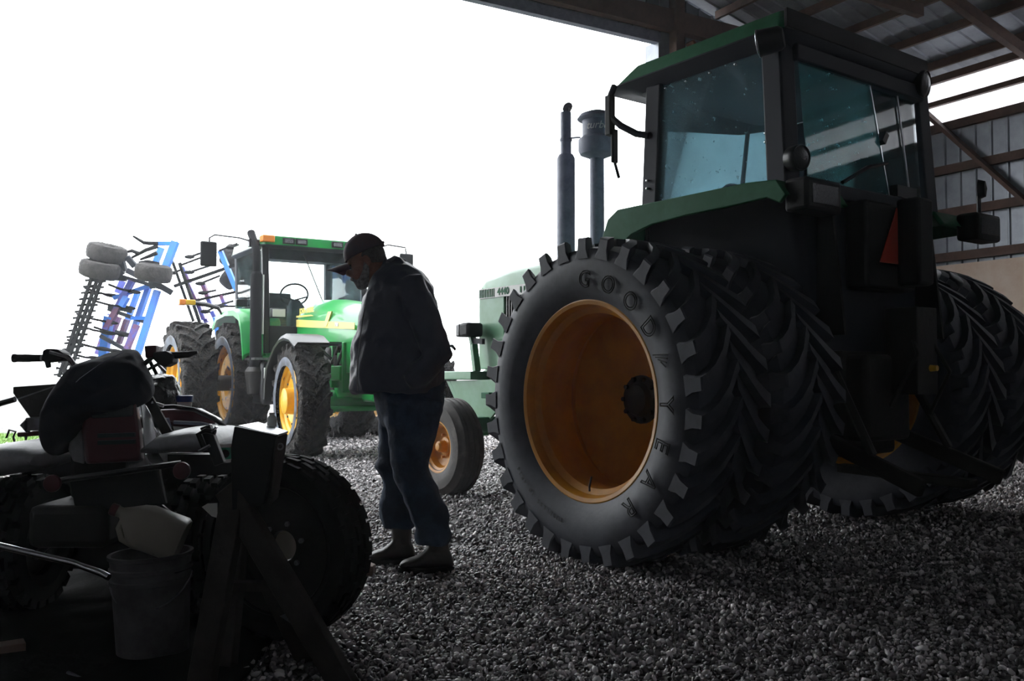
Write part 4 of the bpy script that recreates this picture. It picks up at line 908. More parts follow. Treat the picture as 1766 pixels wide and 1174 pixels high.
m = MB(); m.tube([at(86, 607, QD - .05), at(112, 614, QD - .06), at(124, 622, QD - .06), at(128, 630, QD - .05)], .007, 8); Q('brake_hose', m, M_steel)
m = MB(); quad(m, [(248, 596), (269, 595), (268, 615), (250, 618)], QD - .03, .06); Q('fluid_reservoir', m, M_maroon, bevel=.006)
m = MB(); quad(m, [(264, 607), (285, 605), (297, 611), (297, 626), (283, 633), (272, 628), (262, 618)], QD - .035, .07); Q('switch_pod', m, M_black_matt, bevel=.006)
m = MB(); m.tube([at(250, 640, QD + .02), at(272, 628, QD + .02), at(284, 640, QD + .1)], .008, 6); m.tube([at(258, 622, QD + .04), at(270, 645, QD + .06)], .008, 6); Q('lever', m, M_black)
# front cowl
m = MB(); m.loft([[at(x, y, QD - .20) for x, y in ((150, 800), (243, 795), (240, 745), (234, 690), (224, 668), (160, 668), (146, 690), (142, 745))], [at(x, y, QD + .15) for x, y in ((140, 800), (250, 795), (246, 745), (236, 680), (222, 645), (165, 645), (148, 680), (136, 745))]])
cw = Q('front_cowl', m, M_maroon, bevel=.012)
m = MB(); quad(m, [(153, 690), (227, 688), (228, 718), (155, 722)], QD - .215, .03); m.build('headlamp', M_lens, cw, bevel=.01, world=False); cw.children[-1].data.transform(Matrix.Translation(-WL[qb.name]))
for y0 in (747, 759):
    m = MB(); quad(m, [(168, y0 + 1), (232, y0 - 1), (232, y0 + 6), (168, y0 + 8)], QD - .213, .02); o = m.build('grille_slot', M_black, cw); o.data.transform(Matrix.Translation(-WL[qb.name]))
m = MB(); m.loft([[at(x, y, D) for x, y, D in ((240, 686, QD - .1), (244, 700, QD - .14), (249, 760, QD - .18), (252, 782, QD - .18), (262, 765, QD - .1), (270, 758, QD), (262, 720, QD), (252, 700, QD))], [at(x, y, D + .05) for x, y, D in ((240, 686, QD - .1), (244, 700, QD - .14), (249, 760, QD - .18), (252, 782, QD - .18), (262, 765, QD - .1), (270, 758, QD), (262, 720, QD), (252, 700, QD))]]); Q('cowl_wing', m, M_fender, bevel=.004)
m = MB(); m.loft([[at(x, y, QD - .12) for x, y in ((146, 800), (142, 745), (136, 726), (122, 750), (118, 775), (126, 795))], [at(x, y, QD - .06) for x, y in ((146, 800), (142, 745), (136, 726), (122, 750), (118, 775), (126, 795))]]); Q('cowl_wing', m, M_fender, bevel=.006)
# front fenders: domed lobes
def lobe(pts_top, pts_bot, D0, D1, name):
    """pts_top: silhouette of the crown, pts_bot: lower edge in front"""
    m = MB(); rings = []
    for k in range(9):
        t = k / 8; D = D0 + (D1 - D0) * t; e = math.sin(PI * (0.12 + .5 * min(t * 1.6, 1))) if t < 1 else .9
        rg = []
        for i in range(len(pts_top)):
            (x0, y0), (x1, y1) = pts_bot[i], pts_top[i]
            rg.append(at(x0 + (x1 - x0) * e, y0 + (y1 - y0) * e, D0) + Vector((0, D - D0, 0)))
        rings.append(rg)
    lo = [[p - Vector((0, 0, .012)) for p in r] for r in rings]
    m.loft(rings, cap=False, closed=False); m.loft(lo, cap=False, closed=False)
    m.loft([rings[0], lo[0]], cap=False, closed=False); m.loft([rings[-1], lo[-1]], cap=False, closed=False)
    return Q(name, m, M_fender, smooth=60)
def dome(stations, yc, hd, name):
    """fender lobe: stations (px x, px top, px bottom) swept left to right, rounded front to back"""
    m = MB(); rings = []
    for x, t, b_ in stations:
        p, q = at(x, t, QD), at(x, b_, QD); h = (p.z - q.z); rg = []
        for k in range(18):
            a = 2 * PI * k / 18; c_, s_ = math.cos(a), math.sin(a)
            rg.append(Vector((p.x, yc + hd * math.copysign(abs(c_) ** .7, c_), q.z + h * (.5 + .5 * math.copysign(abs(s_) ** .75, s_)))))
        rings.append(rg)
    return Q(name, m.loft(rings), M_fender, smooth=60)
dome([(-75, 800, 815), (-60, 782, 822), (-20, 769, 822), (20, 762, 818), (55, 758, 812), (80, 760, 808), (94, 767, 803), (101, 778, 798)], QD + .02, .24, 'front_fender')
dome([(270, 769, 776), (278, 758, 779), (292, 745, 780), (320, 738, 778), (350, 735, 776), (376, 737, 776), (392, 744, 782), (400, 760, 784)], QD + .06, .24, 'front_fender')
# bumper, reflectors, frame
m = MB(); m.tube([at(92, 832, QD - .32), at(120, 825, QD - .34), at(180, 818, QD - .36), at(262, 806, QD - .35), at(312, 799, QD - .3)], .012, 8); Q('bumper_bar', m, M_black)
m = MB(); quad(m, [(118, 826), (272, 806), (285, 870), (130, 885)], QD - .30, .03); Q('skid_plate', m, M_black_matt, bevel=.006)
m = MB(); m.beam(at(262, 785, QD - .1), at(274, 806, QD - .3), .05, .015); Q('bumper_bracket', m, M_steel)
for (x, y) in ((88, 834), (312, 812)):
    m = MB(); m.lathe([(0, 0), (.032, 0), (.032, .02), (0, .02)], o=at(x, y, QD - .37), ax='y', n=20); Q('reflector', m, M_maroon, bevel=.004)
m = MB(); m.box((-1.66, 3.75, .42), (.30, .75, .16)); m.box((-1.66, 3.85, .62), (.22, .5, .26)); Q('engine', m, M_grease, bevel=.03)
for (a, b_) in (((140, 880), (60, 960)), ((270, 870), (345, 930))):
    m = MB(); m.tube([at(*a, QD - .1), at(*b_, QD)], .016, 8); Q('suspension_arm', m, M_black)
M_black_rubber = mat('plain_black_rubber', (0.008, 0.008, 0.009), 0.8, spec=.15, bump=.2, bscale=40)
def knobby(R, rb, W, n=22, kh=.034):
    m = MB(); m.lathe([(rb, -.36 * W), (rb + .3 * (R - rb), -.5 * W), (R - .04, -.47 * W), (R - .018, -.36 * W), (R - .015, 0), (R - .018, .36 * W), (R - .04, .47 * W), (rb + .3 * (R - rb), .5 * W), (rb, .36 * W), (rb, .2 * W), (rb + .03, 0), (rb, -.2 * W)], ax='y', n=56, closedprof=True)
    for k in range(n):
        for j, y in enumerate((-.42, -.22, 0, .22, .42)):
            a = 2 * PI * (k + .5 * (j % 2)) / n; r = R - (.012 if abs(y) > .4 else 0); Rm = Matrix.Rotation(-a, 3, 'Y')
            m.box(Rm @ Vector((r - .012, y * W, 0)), (kh, .13 * W, .052), Rm)
    return m
for x, D0 in ((-2.06, 3.84), (-1.26, 3.80), (-2.04, 4.75), (-1.42, 4.75)):
    o = knobby(.28, .14, .20).build('tyre', M_black_rubber, qb, world=False); o.rotation_euler = (0, 0, PI / 2); o.location = Vector((x, D0, .28)) - WL[qb.name]
    m = MB(); m.lathe([(.14, -.07), (.15, -.06), (.13, -.02), (.06, .0), (.05, .05), (0, .05), (0, -.02), (.12, -.04)], ax='y', n=32); m.build('rim', M_black_matt, o)
m = MB(); m.loft([[(-1.80, 4.05, .70), (-1.52, 4.05, .70), (-1.54, 4.05, .80), (-1.78, 4.05, .80)], [(-1.80, 4.6, .68), (-1.52, 4.6, .68), (-1.54, 4.6, .78), (-1.78, 4.6, .78)]]); Q('seat', m, M_black_matt, bevel=.03)
m = MB(); m.loft([[(-2.15, 4.45, .60), (-1.37, 4.45, .60), (-1.4, 4.45, .69), (-2.1, 4.45, .69)], [(-2.15, 4.95, .60), (-1.37, 4.95, .60), (-1.4, 4.95, .66), (-2.1, 4.95, .66)]]); Q('rear_fender', m, M_maroon, bevel=.03)
m = MB()
for x in (-2.12, -1.98, -1.82, -1.66): m.tube([(x, 4.25, .755), (x, 4.85, .755)], .009, 6)
m.tube([(-2.15, 4.25, .755), (-1.45, 4.25, .755), (-1.60, 4.85, .755), (-2.15, 4.85, .755), (-2.15, 4.25, .755)], .011, 8)
m.box((-1.74, 4.2, .36), (1.02, .10, .52))  # wide dark panel added to fill the shaded gap under the bike
for x in (-1.9, -1.56): m.tube([(x, 4.6, .5), (x, 4.6, .755)], .012, 6)
Q('rear_rack_and_shade_panel', m, M_black)
# rack tube loops and strap bar on the right side
m = MB(); m.tube([at(276, 702, 3.9), at(300, 701, 3.9), at(335, 706, 3.9), at(370, 722, 3.85), at(402, 748, 3.8)], .010, 8); Q('rack_tube', m, M_black)
m = MB(); m.tube([at(300, 728, 3.85), at(345, 730, 3.85), at(376, 736, 3.85)], .008, 8); m.tube([at(280, 722, 3.85), at(290, 722, 3.85), at(294, 738, 3.85), at(284, 752, 3.85)], .006, 6); Q('brake_cable', m, M_pipe)
m = MB(); m.beam(at(250, 676, 3.75), at(290, 748, 3.65), .04, .012, up=(0, 1, 0)); Q('side_strut', m, M_post_wood)
m = MB(); quad(m, [(268, 706), (330, 706), (372, 728), (330, 738), (290, 735)], 3.95, .15); Q('fuel_tank', m, M_maroon, bevel=.02)
for a in (((262, 735), (270, 748)), ((272, 745), (280, 758)), ((282, 700), (262, 694))):
    m = MB(); m.tube([at(*a[0], 3.72), at(*a[1], 3.72)], .008, 6); Q('cable_tie', m, M_white)

# cloth thrown over the bars
rows = [(604, 214, 232, 3.72, .03), (610, 190, 240, 3.70, .07), (620, 156, 246, 3.68, .11), (634, 128, 252, 3.66, .14), (652, 114, 257, 3.64, .16), (672, 102, 260, 3.60, .17), (690, 90, 258, 3.58, .18), (702, 84, 246, 3.57, .17), (716, 78, 180, 3.58, .14), (735, 74, 148, 3.60, .12), (752, 74, 134, 3.60, .10), (768, 80, 122, 3.60, .08), (784, 92, 116, 3.60, .05)]
m = MB(); m.loft([ell_ring(y, a, b_, hd, D, n=26, pw=2.2) for y, a, b_, D, hd in rows])
cl = m.build('jacket', M_cloth); remesh(cl, .014, 4); tmp = MB(); tmp.v = [tuple(v.co) for v in cl.data.vertices]; tmp.jitter(.014, 7, 2); tmp.jitter(.006, 20, 4)
for v, q in zip(cl.data.vertices, tmp.v): v.co = q
base_at(cl, (-1.68, 3.62, .68)); tag(cl, 'dark navy jacket draped over the quad bike handlebars', 'jacket')

m = MB(); m.tube([at(x, y, D) for x, y, D in ((80, 742, 3.53), (88, 712, 3.50), (108, 682, 3.47), (138, 652, 3.48), (170, 629, 3.52), (212, 607, 3.62))], .0015, 6); o = m.build('seam_piping', M_pipe); o.parent = cl; o.location = -Vector(cl.location)
# funnel-shaped hopper, bag, tub on the rear rack
hp = thing('spreader', 'dark funnel-shaped hopper of a spreader behind the left end of the quad bike', 'spreader', tuple(at(70, 744, 4.3)))
m = MB(); m.loft([[at(x, y, 4.15) for x, y in ((22, 667), (125, 660), (120, 720), (52, 721), (30, 690), (22, 678))], [at(x, y, 4.15) + Vector((0, .32, 0)) for x, y in ((22, 667), (125, 660), (120, 720), (52, 721), (30, 690), (22, 678))]]); m.build('hopper', M_grease, hp, world=True, bevel=.004)
m = MB(); m.beam(at(30, 688, 4.14), at(108, 661, 4.14), .004, .006); m.build('hopper_seam', M_steel, hp, world=True)
m = MB(); m.tube([at(-30, 704, 4.2), at(26, 688, 4.2)], .014, 8); m.build('handle_bar', M_black, hp, world=True)
m = MB(); quad(m, [(43, 720), (80, 719), (80, 742), (43, 743)], 4.1, .12); m.build('motor_housing', M_steel, hp, world=True, bevel=.006)
m = MB(); m.lathe([(0, 0), (.035, .03), (.035, .04), (0, .04)], o=at(34, 733, 4.12), ax=(1, .2, 0), n=14); m.build('agitator_cone', M_black, hp, world=True)
m = MB(); m.tube([at(32, 749, 4.15), at(110, 744, 4.15)], .012, 8); m.build('mounting_bar', M_maroon, hp, world=True)
m = MB(); m.tube([at(45, 750, 4.15), at(45, 762, 4.15), at(100, 756, 4.15)], .008, 6); m.build('stay', M_black, hp, world=True)
m = MB(); m.tube([at(11, 755, 4.2), at(16, 741, 4.2), at(27, 744, 4.2), at(23, 753, 4.2), at(26, 765, 4.2)], .005, 6); m.build('wire_hook', M_black, hp, world=True)

m = MB(); m.loft([ell_ring(y, a, b_, hd, 4.42, n=24) for y, a, b_, hd in ((646, 268, 284, .03), (652, 256, 300, .09), (664, 250, 306, .13), (680, 249, 311, .14), (695, 254, 310, .14), (702, 262, 304, .12))])
bg = m.build('bag', M_bag); remesh(bg, .012, 2); tmp = MB(); tmp.v = [tuple(v.co) for v in bg.data.vertices]; tmp.jitter(.02, 8, 2); tmp.jitter(.010, 24, 4)
for v, q in zip(bg.data.vertices, tmp.v): v.co = q
base_at(bg, at(280, 703, 4.42)); tag(bg, 'crumpled black plastic bag on the rear rack of the quad bike', 'bag')
tb = thing('tub', 'small white tub with a dark blue lid beside the black plastic bag', 'tub', tuple(at(318, 712, 4.35)))
p = at(318, 712, 4.35); zt = at(318, 682, 4.35).z
m = MB(); m.lathe([(0, 0), (.030, 0), (.036, zt - p.z - .02), (0, zt - p.z - .02)], o=p, n=28); m.build('body', M_white, tb, world=True)
m = MB(); m.lathe([(0, zt - p.z - .03), (.039, zt - p.z - .03), (.040, zt - p.z), (.034, zt - p.z + .002), (.033, zt - p.z - .006), (0, zt - p.z - .006)], o=p, n=28); m.build('lid', M_blue, tb, world=True)

# cup
cpb = at(388, 797, 3.55); cu = thing('cup', 'white paper cup with a green print behind the sawhorse', 'cup', tuple(cpb))
m = MB(); m.lathe([(0, 0), (.022, 0), (.031, .072), (.033, .074), (.030, .074), (.020, .004), (0, .004)], o=cpb, n=28); m.build('cup_wall', M_white, cu, world=True)
m = MB(); m.lathe([(.0245, .014), (.0307, .060), (.0312, .060), (.025, .014)], o=cpb, n=28); m.build('green_band', M_greencup, cu, world=True)
m = MB(); m.lathe([(0, 0), (.016, 0), (.016, .004), (0, .004)], o=cpb + Vector((.010, -.030, .036)), ax=(.3, -1, .1), n=20); m.build('round_emblem', M_black_matt, cu, world=True)

# white bucket and jug
BD = 3.13; bb = gnd(264, 1128); bk_ = thing('bucket', 'grimy white plastic bucket in the dark below the quad bike', 'bucket', tuple(bb))
m = MB(); m.lathe([(0, 0), (.118, 0), (.120, .01), (.132, .26), (.140, .262), (.140, .275), (.134, .278), (.134, .30), (.141, .302), (.141, .315), (.135, .318), (.138, .345), (.144, .348), (.144, .36), (.132, .36), (.128, .33), (.114, .012), (0, .012)], o=bb, n=48); m.xf(Matrix.Translation(bb) @ Matrix.Rotation(R_(-2), 4, 'Y') @ Matrix.Translation(-bb)); m.build('bucket_wall', M_bucket, bk_, world=True)
m = MB(); m.tube([bb + Vector((.142 * math.cos(a), -.10 * abs(math.sin(a)) - .02, .30 - .12 * math.sin(a))) for a in [PI * i / 14 for i in range(15)]], .003, 6); m.build('bail_handle', M_steel, bk_, world=True)
m = MB(); m.lathe([(0, .0), (.126, .0), (.126, .012), (0, .02)], o=bb + Vector((0, 0, .30)), n=32); m.jitter(.006, 20); m.build('oil_residue', M_grease, bk_, world=True)
def jug(name, lab, base, tilt, capm, s=1.0, rz=0.0):
    t = thing(name, lab, 'jug', tuple(base)); t.rotation_euler = (0, R_(tilt), R_(rz))
    m = MB()
    def sq(z, hx, hy, cx_=0, n=20, pw=4):
        out = []
        for k in range(n):
            a = 2 * PI * k / n; c_, q = math.cos(a), math.sin(a); out.append(Vector((cx_ + hx * math.copysign(abs(c_) ** (2 / pw), c_), hy * math.copysign(abs(q) ** (2 / pw), q), z)) * s)
        return out
    m.loft([sq(0, .068, .068), sq(.012, .075, .075), (sq(.14, .075, .075)), sq(.17, .068, .068, .0, pw=3), sq(.205, .040, .040, .01, pw=2.4), sq(.232, .019, .019, .018, pw=2), sq(.25, .019, .019, .018, pw=2)])
    o = m.build('jug_body', M_jug, t, smooth=50)
    m = MB(); m.tube([Vector((.0, 0, .215)) * s, Vector((-.035, 0, .218)) * s, Vector((-.066, 0, .195)) * s, Vector((-.074, 0, .15)) * s, Vector((-.070, 0, .11)) * s], .013 * s, 10); m.build('handle', M_jug, t)
    m = MB(); m.lathe([(0, .246), (.022, .246), (.022, .268), (.018, .272), (0, .272)], n=24); m.xf(Matrix.Translation((.018 * s, 0, 0)) @ Matrix.Scale(s, 4)); m.build('cap', capm, t)
    return t
j1 = jug('jug', 'milky plastic jug with a red cap lying on the bucket', bb + Vector((.075, 0, .405)), -72, M_red_cap if 'M_red_cap' in globals() else M_maroon, 1.0, 12)
j1.location = bb + Vector((.10, -.0, .40)); j1.rotation_euler = (R_(0), R_(-68), R_(8))
j2 = jug('jug', 'white jug with maroon cap seen through the hole in the leaning wheel', gnd(488, 1030) + Vector((0, 0, 0)), 0, M_maroon, 1.35)

# leaning spare wheel
WD = 3.42; wz = .345
wh = thing('spare_wheel', 'bare black wheel and tyre standing upright behind the sawhorse legs', 'wheel', (at(490, 925, WD).x, WD, 0), R_(90 - 112) )
t_ = knobby(.345, .235, .19, 30, .012).build('tyre', M_black_rubber, wh); t_.location = (0, 0, wz)
m = MB(); m.lathe([(.24, -.075), (.245, -.07), (.225, -.05), (.21, .02), (.10, .0), (.058, -.005), (.054, .01), (.056, .02), (.10, .02), (.20, .04), (.24, .06)], ax='y', n=48); m.build('wheel_disc', M_grease, t_)
for k in range(6):
    a = 2 * PI * k / 6 + .3; m = MB(); m.lathe([(0, -.012), (.010, -.012), (.010, .004), (0, .004)], o=(.085 * math.cos(a), 0, .085 * math.sin(a)), ax='y', n=6); m.build('wheel_bolt', M_steel, t_)

# sawhorse
sh = thing('sawhorse', 'dark timber sawhorse with a pale metal plate on top, in the foreground', 'sawhorse', (at(450, 1150, 3.0).x, 3.0, 0))
def S(name, m, mt, **k): return m.build(name, mt, sh, world=True, **k)
A_, B_, C_, D_ = at(411, 733, 3.05), at(445, 727, 3.26), at(497, 743, 3.14), at(476, 750, 2.98)
zt = (A_.z + B_.z + C_.z + D_.z) / 4
tp = [Vector((p.x, p.y, p.z)) for p in (A_, D_, C_, B_)]
m = MB(); m.loft([[p - Vector((0, 0, .008)) for p in tp], tp]); S('top_plate', m, M_galv, bevel=.002)
dn = Vector((0, 0, -.010))
m = MB(); m.loft([[A_ + dn, D_ + dn, D_ + dn + Vector((-.015, .01, -.22)), A_ + dn + Vector((-.03, .01, -.22))], [B_ + dn, C_ + dn, C_ + dn + Vector((-.03, -.01, -.22)), B_ + dn + Vector((-.02, -.01, -.22))]]); S('top_block', m, M_post_wood, bevel=.004)
m = MB(); pts = [at(x, y, 2.965) for x, y in ((398, 770), (404, 735), (476, 750), (468, 800), (455, 870), (400, 880))]; m.loft([pts, [p + Vector((0, .03, 0)) for p in pts]]); S('gusset_board', m, M_black_matt, bevel=.003)
m = MB(); pts_ = [at(483 + 5 * math.cos(a), 770 + 5 * math.sin(a), 3.02) for a in [2 * PI * k / 16 for k in range(16)]]; m.tube(pts_ + pts_[:2], .003, 6, cap=False); S('ring_bolt', m, M_steel)
for a, b_ in (((404, 860, 3.0), (345, 1215, 2.86)), ((412, 860, 3.15), (385, 1150, 3.05)), ((392, 840, 3.0), (600, 1190, 2.86)), ((400, 860, 3.2), (535, 1125, 3.15))):
    q = at(*b_); q.z = 0.0; q.y = b_[2]
    m = MB(); m.beam(at(*a), q + (q - at(*a)).normalized() * -.0, .085, .04, up=(.3, 1, 0)); S('leg', m, M_post_wood, bevel=.004)
m = MB(); m.beam(at(372, 1010, 2.98), at(400, 905, 3.02), .012, .03); S('brace', m, M_tan)
m = MB(); m.beam(at(376, 1010, 3.02), at(480, 1010, 3.02), .04, .03); S('cross_rail', m, M_post_wood)
m = MB(); m.loft([[at(x, y, 2.99) for x, y in ((482, 1062), (500, 1055), (515, 1084))], [at(x, y, 3.0) for x, y in ((482, 1062), (500, 1055), (515, 1084))]]); S('metal_bracket', m, M_steel)
# clamp standing on it
ck = thing('clamp', 'black steel clamp handle leaning by the left side of the sawhorse top', 'clamp', tuple(at(388, 800, 3.1)))
m = MB(); m.beam(at(380, 800, 3.15), at(355, 734, 3.15), .036, .03, up=(0, 1, 0)); m.build('clamp_bar', M_black, ck, world=True, bevel=.003)
m = MB(); m.tube([at(372, 745, 3.13), at(355, 742, 3.13), at(342, 748, 3.13), at(352, 772, 3.13)], .010, 8); m.build('clamp_jaw', M_black, ck, world=True)
m = MB(); m.tube([at(343, 778, 3.1), at(362, 768, 3.1)], .006, 6); m.build('clamp_screw', M_steel, ck, world=True)
m = MB(); m.beam(at(366, 745, 3.12), at(374, 735, 3.12), .02, .006); m.build('clamp_pad', M_chrome, ck, world=True)
# small bottle on the sawhorse plate
p = at(469, 742, 3.2); p.z = zt; bo = thing('bottle', 'small white bottle standing on the back of the sawhorse plate', 'bottle', tuple(p))
m = MB(); m.lathe([(0, 0), (.017, 0), (.017, .004), (.017, .030), (.012, .037), (.009, .039), (.009, .043), (0, .043)], o=p, n=24); m.build('bottle_body', M_white, bo, world=True)
m = MB(); m.lathe([(0, .041), (.010, .041), (.010, .049), (0, .05)], o=p, n=18); m.build('cap', M_white, bo, world=True)
# pipes and boards lying about the left corner
m = MB(); m.tube([at(-60, 926, 2.9), at(0, 941, 2.9), at(125, 970, 2.9), at(175, 988, 2.88), at(188, 995, 2.87)], .011, 12); o = m.build('pipe', M_chrome); base_at(o, at(188, 995, 2.87)); tag(o, 'long bent steel pipe catching the light left of the white bucket', 'pipe')
m = MB(); a = gnd(40, 1140); m.box((a.x - .28, a.y - .10, .03), (.07, .6, .04), Matrix.Rotation(R_(-55), 3, 'Z')); o = m.build('board', M_tan, bevel=.002); base_at(o, (a.x - .32, a.y - .10, 0)); tag(o, 'short pale board lying on the gravel in the bottom left corner', 'board')
m = MB(); a = gnd(118, 1160, .02); b_ = gnd(200, 1200, .02); m.tube([a, b_], .008, 8); o = m.build('metal_rod', M_chrome); base_at(o, (a.x, a.y, .012)); tag(o, 'thin bright metal rod on the gravel at the bottom edge', 'rod')
a = gnd(632, 992); m = MB(); m.loft([[a + Vector((-.10, 0, 0)), a + Vector((.03, -.02, 0)), a + Vector((.035, -.02, .045)), a + Vector((-.10, 0, .09))], [a + Vector((-.10, .09, 0)), a + Vector((.04, .05, 0)), a + Vector((.04, .05, .045)), a + Vector((-.10, .09, .09))]]); o = m.build('wood_block', M_tan, bevel=.006); base_at(o, a); tag(o, 'brown block of wood poking out beside the leaning wheel near the boots', 'wood block')

# ------------------------------------------------------------------ folded field cultivator behind the outside tractor
M_cblue = mat('cultivator_blue_paint', (0.03, 0.22, 0.75), 0.35, 0, (0.05, 0.16, 0.55), 3)
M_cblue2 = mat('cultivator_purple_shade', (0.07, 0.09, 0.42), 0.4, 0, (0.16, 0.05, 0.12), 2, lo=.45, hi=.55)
M_iron = mat('dark_tine_iron', (0.006, 0.006, 0.007), 0.7, spec=.1)
M_mudtyre = mat('muddy_small_tyre', (0.030, 0.026, 0.025), 0.85, 0, (0.008, 0.007, 0.007), 6, bump=.9, bscale=14, bdist=.03)
fc = thing('field_cultivator', 'blue field cultivator with its wings folded up behind the outside tractor', 'field cultivator', (-6.4, 16.6, 0))
def F(name, m, mt, **k): return m.build(name, mt, fc, world=True, **k)
def bar(name, a, b_, D0, D1, w, mt, h=None):
    m = MB(); m.beam(at(*a, D0), at(*b_, D1), w, h or w, up=(0, 1, 0)); return F(name, m, mt, smooth=0)
px = 16.5 / FPX
def crop(x, y): return (90 + x / 4.349, 390 + y / 4.349)
# left wing: frame bars
for a, b_, w, mt, D in (((925, 115), (845, 325), 11, M_cblue, 16.2), ((820, 160), (770, 290), 8, M_cblue, 16.8), ((790, 480), (640, 960), 9, M_cblue, 16.0), ((730, 440), (560, 930), 8, M_cblue, 16.5), ((640, 500), (500, 880), 7, M_cblue, 16.9),
                        ((600, 410), (400, 780), 9, M_cblue2, 16.3), ((530, 410), (490, 500), 8, M_cblue2, 16.9), ((440, 660), (340, 960), 7, M_cblue2, 16.8), ((500, 680), (430, 860), 7, M_cblue2, 16.6), ((560, 700), (500, 880), 7, M_cblue2, 16.5), ((635, 740), (560, 920), 8, M_cblue2, 16.2), ((560, 530), (520, 600), 9, M_cblue, 16.2)):
    bar('frame_bar', crop(*a), crop(*b_), D, D, w * px, mt, .12)
for a, b_ in (((790, 130), (945, 130)), ((460, 540), (745, 440)), ((420, 600), (600, 640)), ((590, 690), (745, 690)), ((420, 620), (700, 720)), ((360, 820), (560, 930)), ((840, 290), (900, 260)), ((470, 790), (610, 820)), ((500, 370), (840, 470)), ((280, 380), (560, 400))):
    bar('cross_member', crop(*a), crop(*b_), 16.3, 16.4, 6 * px, M_cblue if a[0] in (790, 460, 590) else M_grey_post, .09)
# harrow bars: three dark rails with studs
for (a, b_) in (((300, 375), (50, 1130)), ((345, 380), (85, 1100)), ((375, 390), (130, 1100))):
    m = MB(); p, q = at(*crop(*a), 15.9), at(*crop(*b_), 15.9); m.beam(p, q, .05, .05, up=(0, 1, 0)); 
    for k in range(16): c_ = p + (q - p) * (k + .5) / 16; m.beam(c_ - Vector((.10, 0, .02)), c_ + Vector((.08, 0, .0)), .035, .035)
    F('harrow_rail', m, M_iron, smooth=0)
for (a, b_) in (((240, 460), (450, 520)), ((180, 655), (430, 720)), ((110, 850), (380, 920)), ((280, 550), (560, 610)), ((190, 740), (420, 800)), ((30, 1060), (180, 1090)), ((210, 880), (470, 935)), ((420, 435), (600, 490)), ((310, 755), (540, 815)), ((160, 960), (330, 990))):
    m = MB(); m.tube([at(*crop(*a), 16.0), at(*crop((a[0] + b_[0]) / 2, (a[1] + b_[1]) / 2 + 8), 16.1), at(*crop(*b_), 16.3)], .022, 6); m.ell(at(*crop(*b_), 16.3), (.17, .038, .038), 10, 6, R=Matrix.Rotation(R_(8), 3, 'Y')); F('tine', m, M_iron)
for (a, c_, b_) in (((608, 75), (690, 125), (790, 130)), ((590, 240), (700, 180), (790, 150)), ((660, 250), (740, 220), (785, 200)), ((550, 195), (600, 185), (650, 205)), ((650, 270), (720, 265), (800, 285))):
    m = MB(); m.tube([at(*crop(*a), 16.2), at(*crop(*c_), 16.2), at(*crop(*b_), 16.2)], [.02, .035, .04], 6); F('tine', m, M_iron)
def cwheel(c_, rx, ry, tilt, D):
    """small flotation tyre seen nearly edge-on"""
    m = MB(); R0 = rx * px * (D / 16.5); W = .30; m.lathe([(R0 * .55, -.4 * W), (R0 * .75, -.5 * W), (R0 * .93, -.42 * W), (R0, -.2 * W), (R0, .2 * W), (R0 * .93, .42 * W), (R0 * .75, .5 * W), (R0 * .55, .4 * W)], ax='z', n=40, closedprof=True)
    m.jitter(.008, 12)
    o = F('gauge_wheel_tyre', m, M_mudtyre, smooth=50); o.location = at(*crop(*c_), D) - WL[fc.name]; o.data.transform(Matrix.Identity(4))
    vec = WL[fc.name]; o.data.transform(Matrix.Translation(vec)); o.rotation_euler = (R_(7), R_(tilt), 0)
    h = MB(); h.lathe([(0, -.05), (R0 * .56, -.05), (R0 * .56, .03), (.08, .05), (0, .08)], ax='z', n=24); h = h.build('hub', M_grease, o)
    return o
cwheel((410, 200), 33, 0, 14, 16.0); cwheel((355, 325), 33, 0, 13, 15.8); cwheel((760, 350), 31, 0, 10, 15.9); cwheel((1340, 225), 20, 0, -60, 17.6); cwheel((1350, 380), 22, 0, -50, 17.4)
for a, b_ in (((520, 260), (540, 330)), ((560, 230), (620, 300)), ((560, 330), (700, 400)), ((760, 420), (900, 500)), ((740, 380), (760, 460)), ((480, 290), (530, 360))):
    bar('axle_arm', crop(*a), crop(*b_), 16.0, 16.1, 9 * px, M_grey_post)
# right wing
for a, b_, w, mt, D in (((1260, 185), (1385, 480), 8, M_cblue, 17.0), ((980, 310), (1160, 720), 7, M_cblue2, 17.2), ((1130, 430), (1190, 590), 7, M_cblue2, 17.0), ((1270, 520), (1300, 600), 6, M_cblue2, 17.0), ((1020, 430), (1080, 560), 7, M_cblue2, 17.1), ((1200, 640), (1260, 760), 7, M_cblue2, 17.1), ((1100, 590), (1140, 700), 7, M_cblue2, 17.1)):
    bar('frame_bar', crop(*a), crop(*b_), D, D, w * px, mt, .12)
for a, b_, w in (((905, 270), (1060, 715), 4), ((955, 275), (1105, 720), 5), ((915, 450), (1390, 285), 5), ((1060, 560), (1390, 490), 4), ((970, 290), (1130, 230), 3), ((1250, 185), (1390, 130), 3)):
    bar('cross_member', crop(*a), crop(*b_), 16.9, 17.0, w * px, M_iron)
for (a, b_) in (((1030, 230), (1150, 190)), ((1030, 345), (1200, 290)), ((1110, 430), (1260, 370)), ((1130, 500), (1230, 480)), ((1220, 600), (1360, 560)), ((900, 350), (960, 330)), ((1150, 640), (1240, 600)), ((1340, 160), (1400, 140)), ((1260, 600), (1390, 600))):
    m = MB(); m.tube([at(*crop(*a), 16.8), at(*crop(*b_), 16.9)], .022, 6); m.ell(at(*crop(*a), 16.8), (.10, .038, .038), 10, 6); F('tine', m, M_iron)
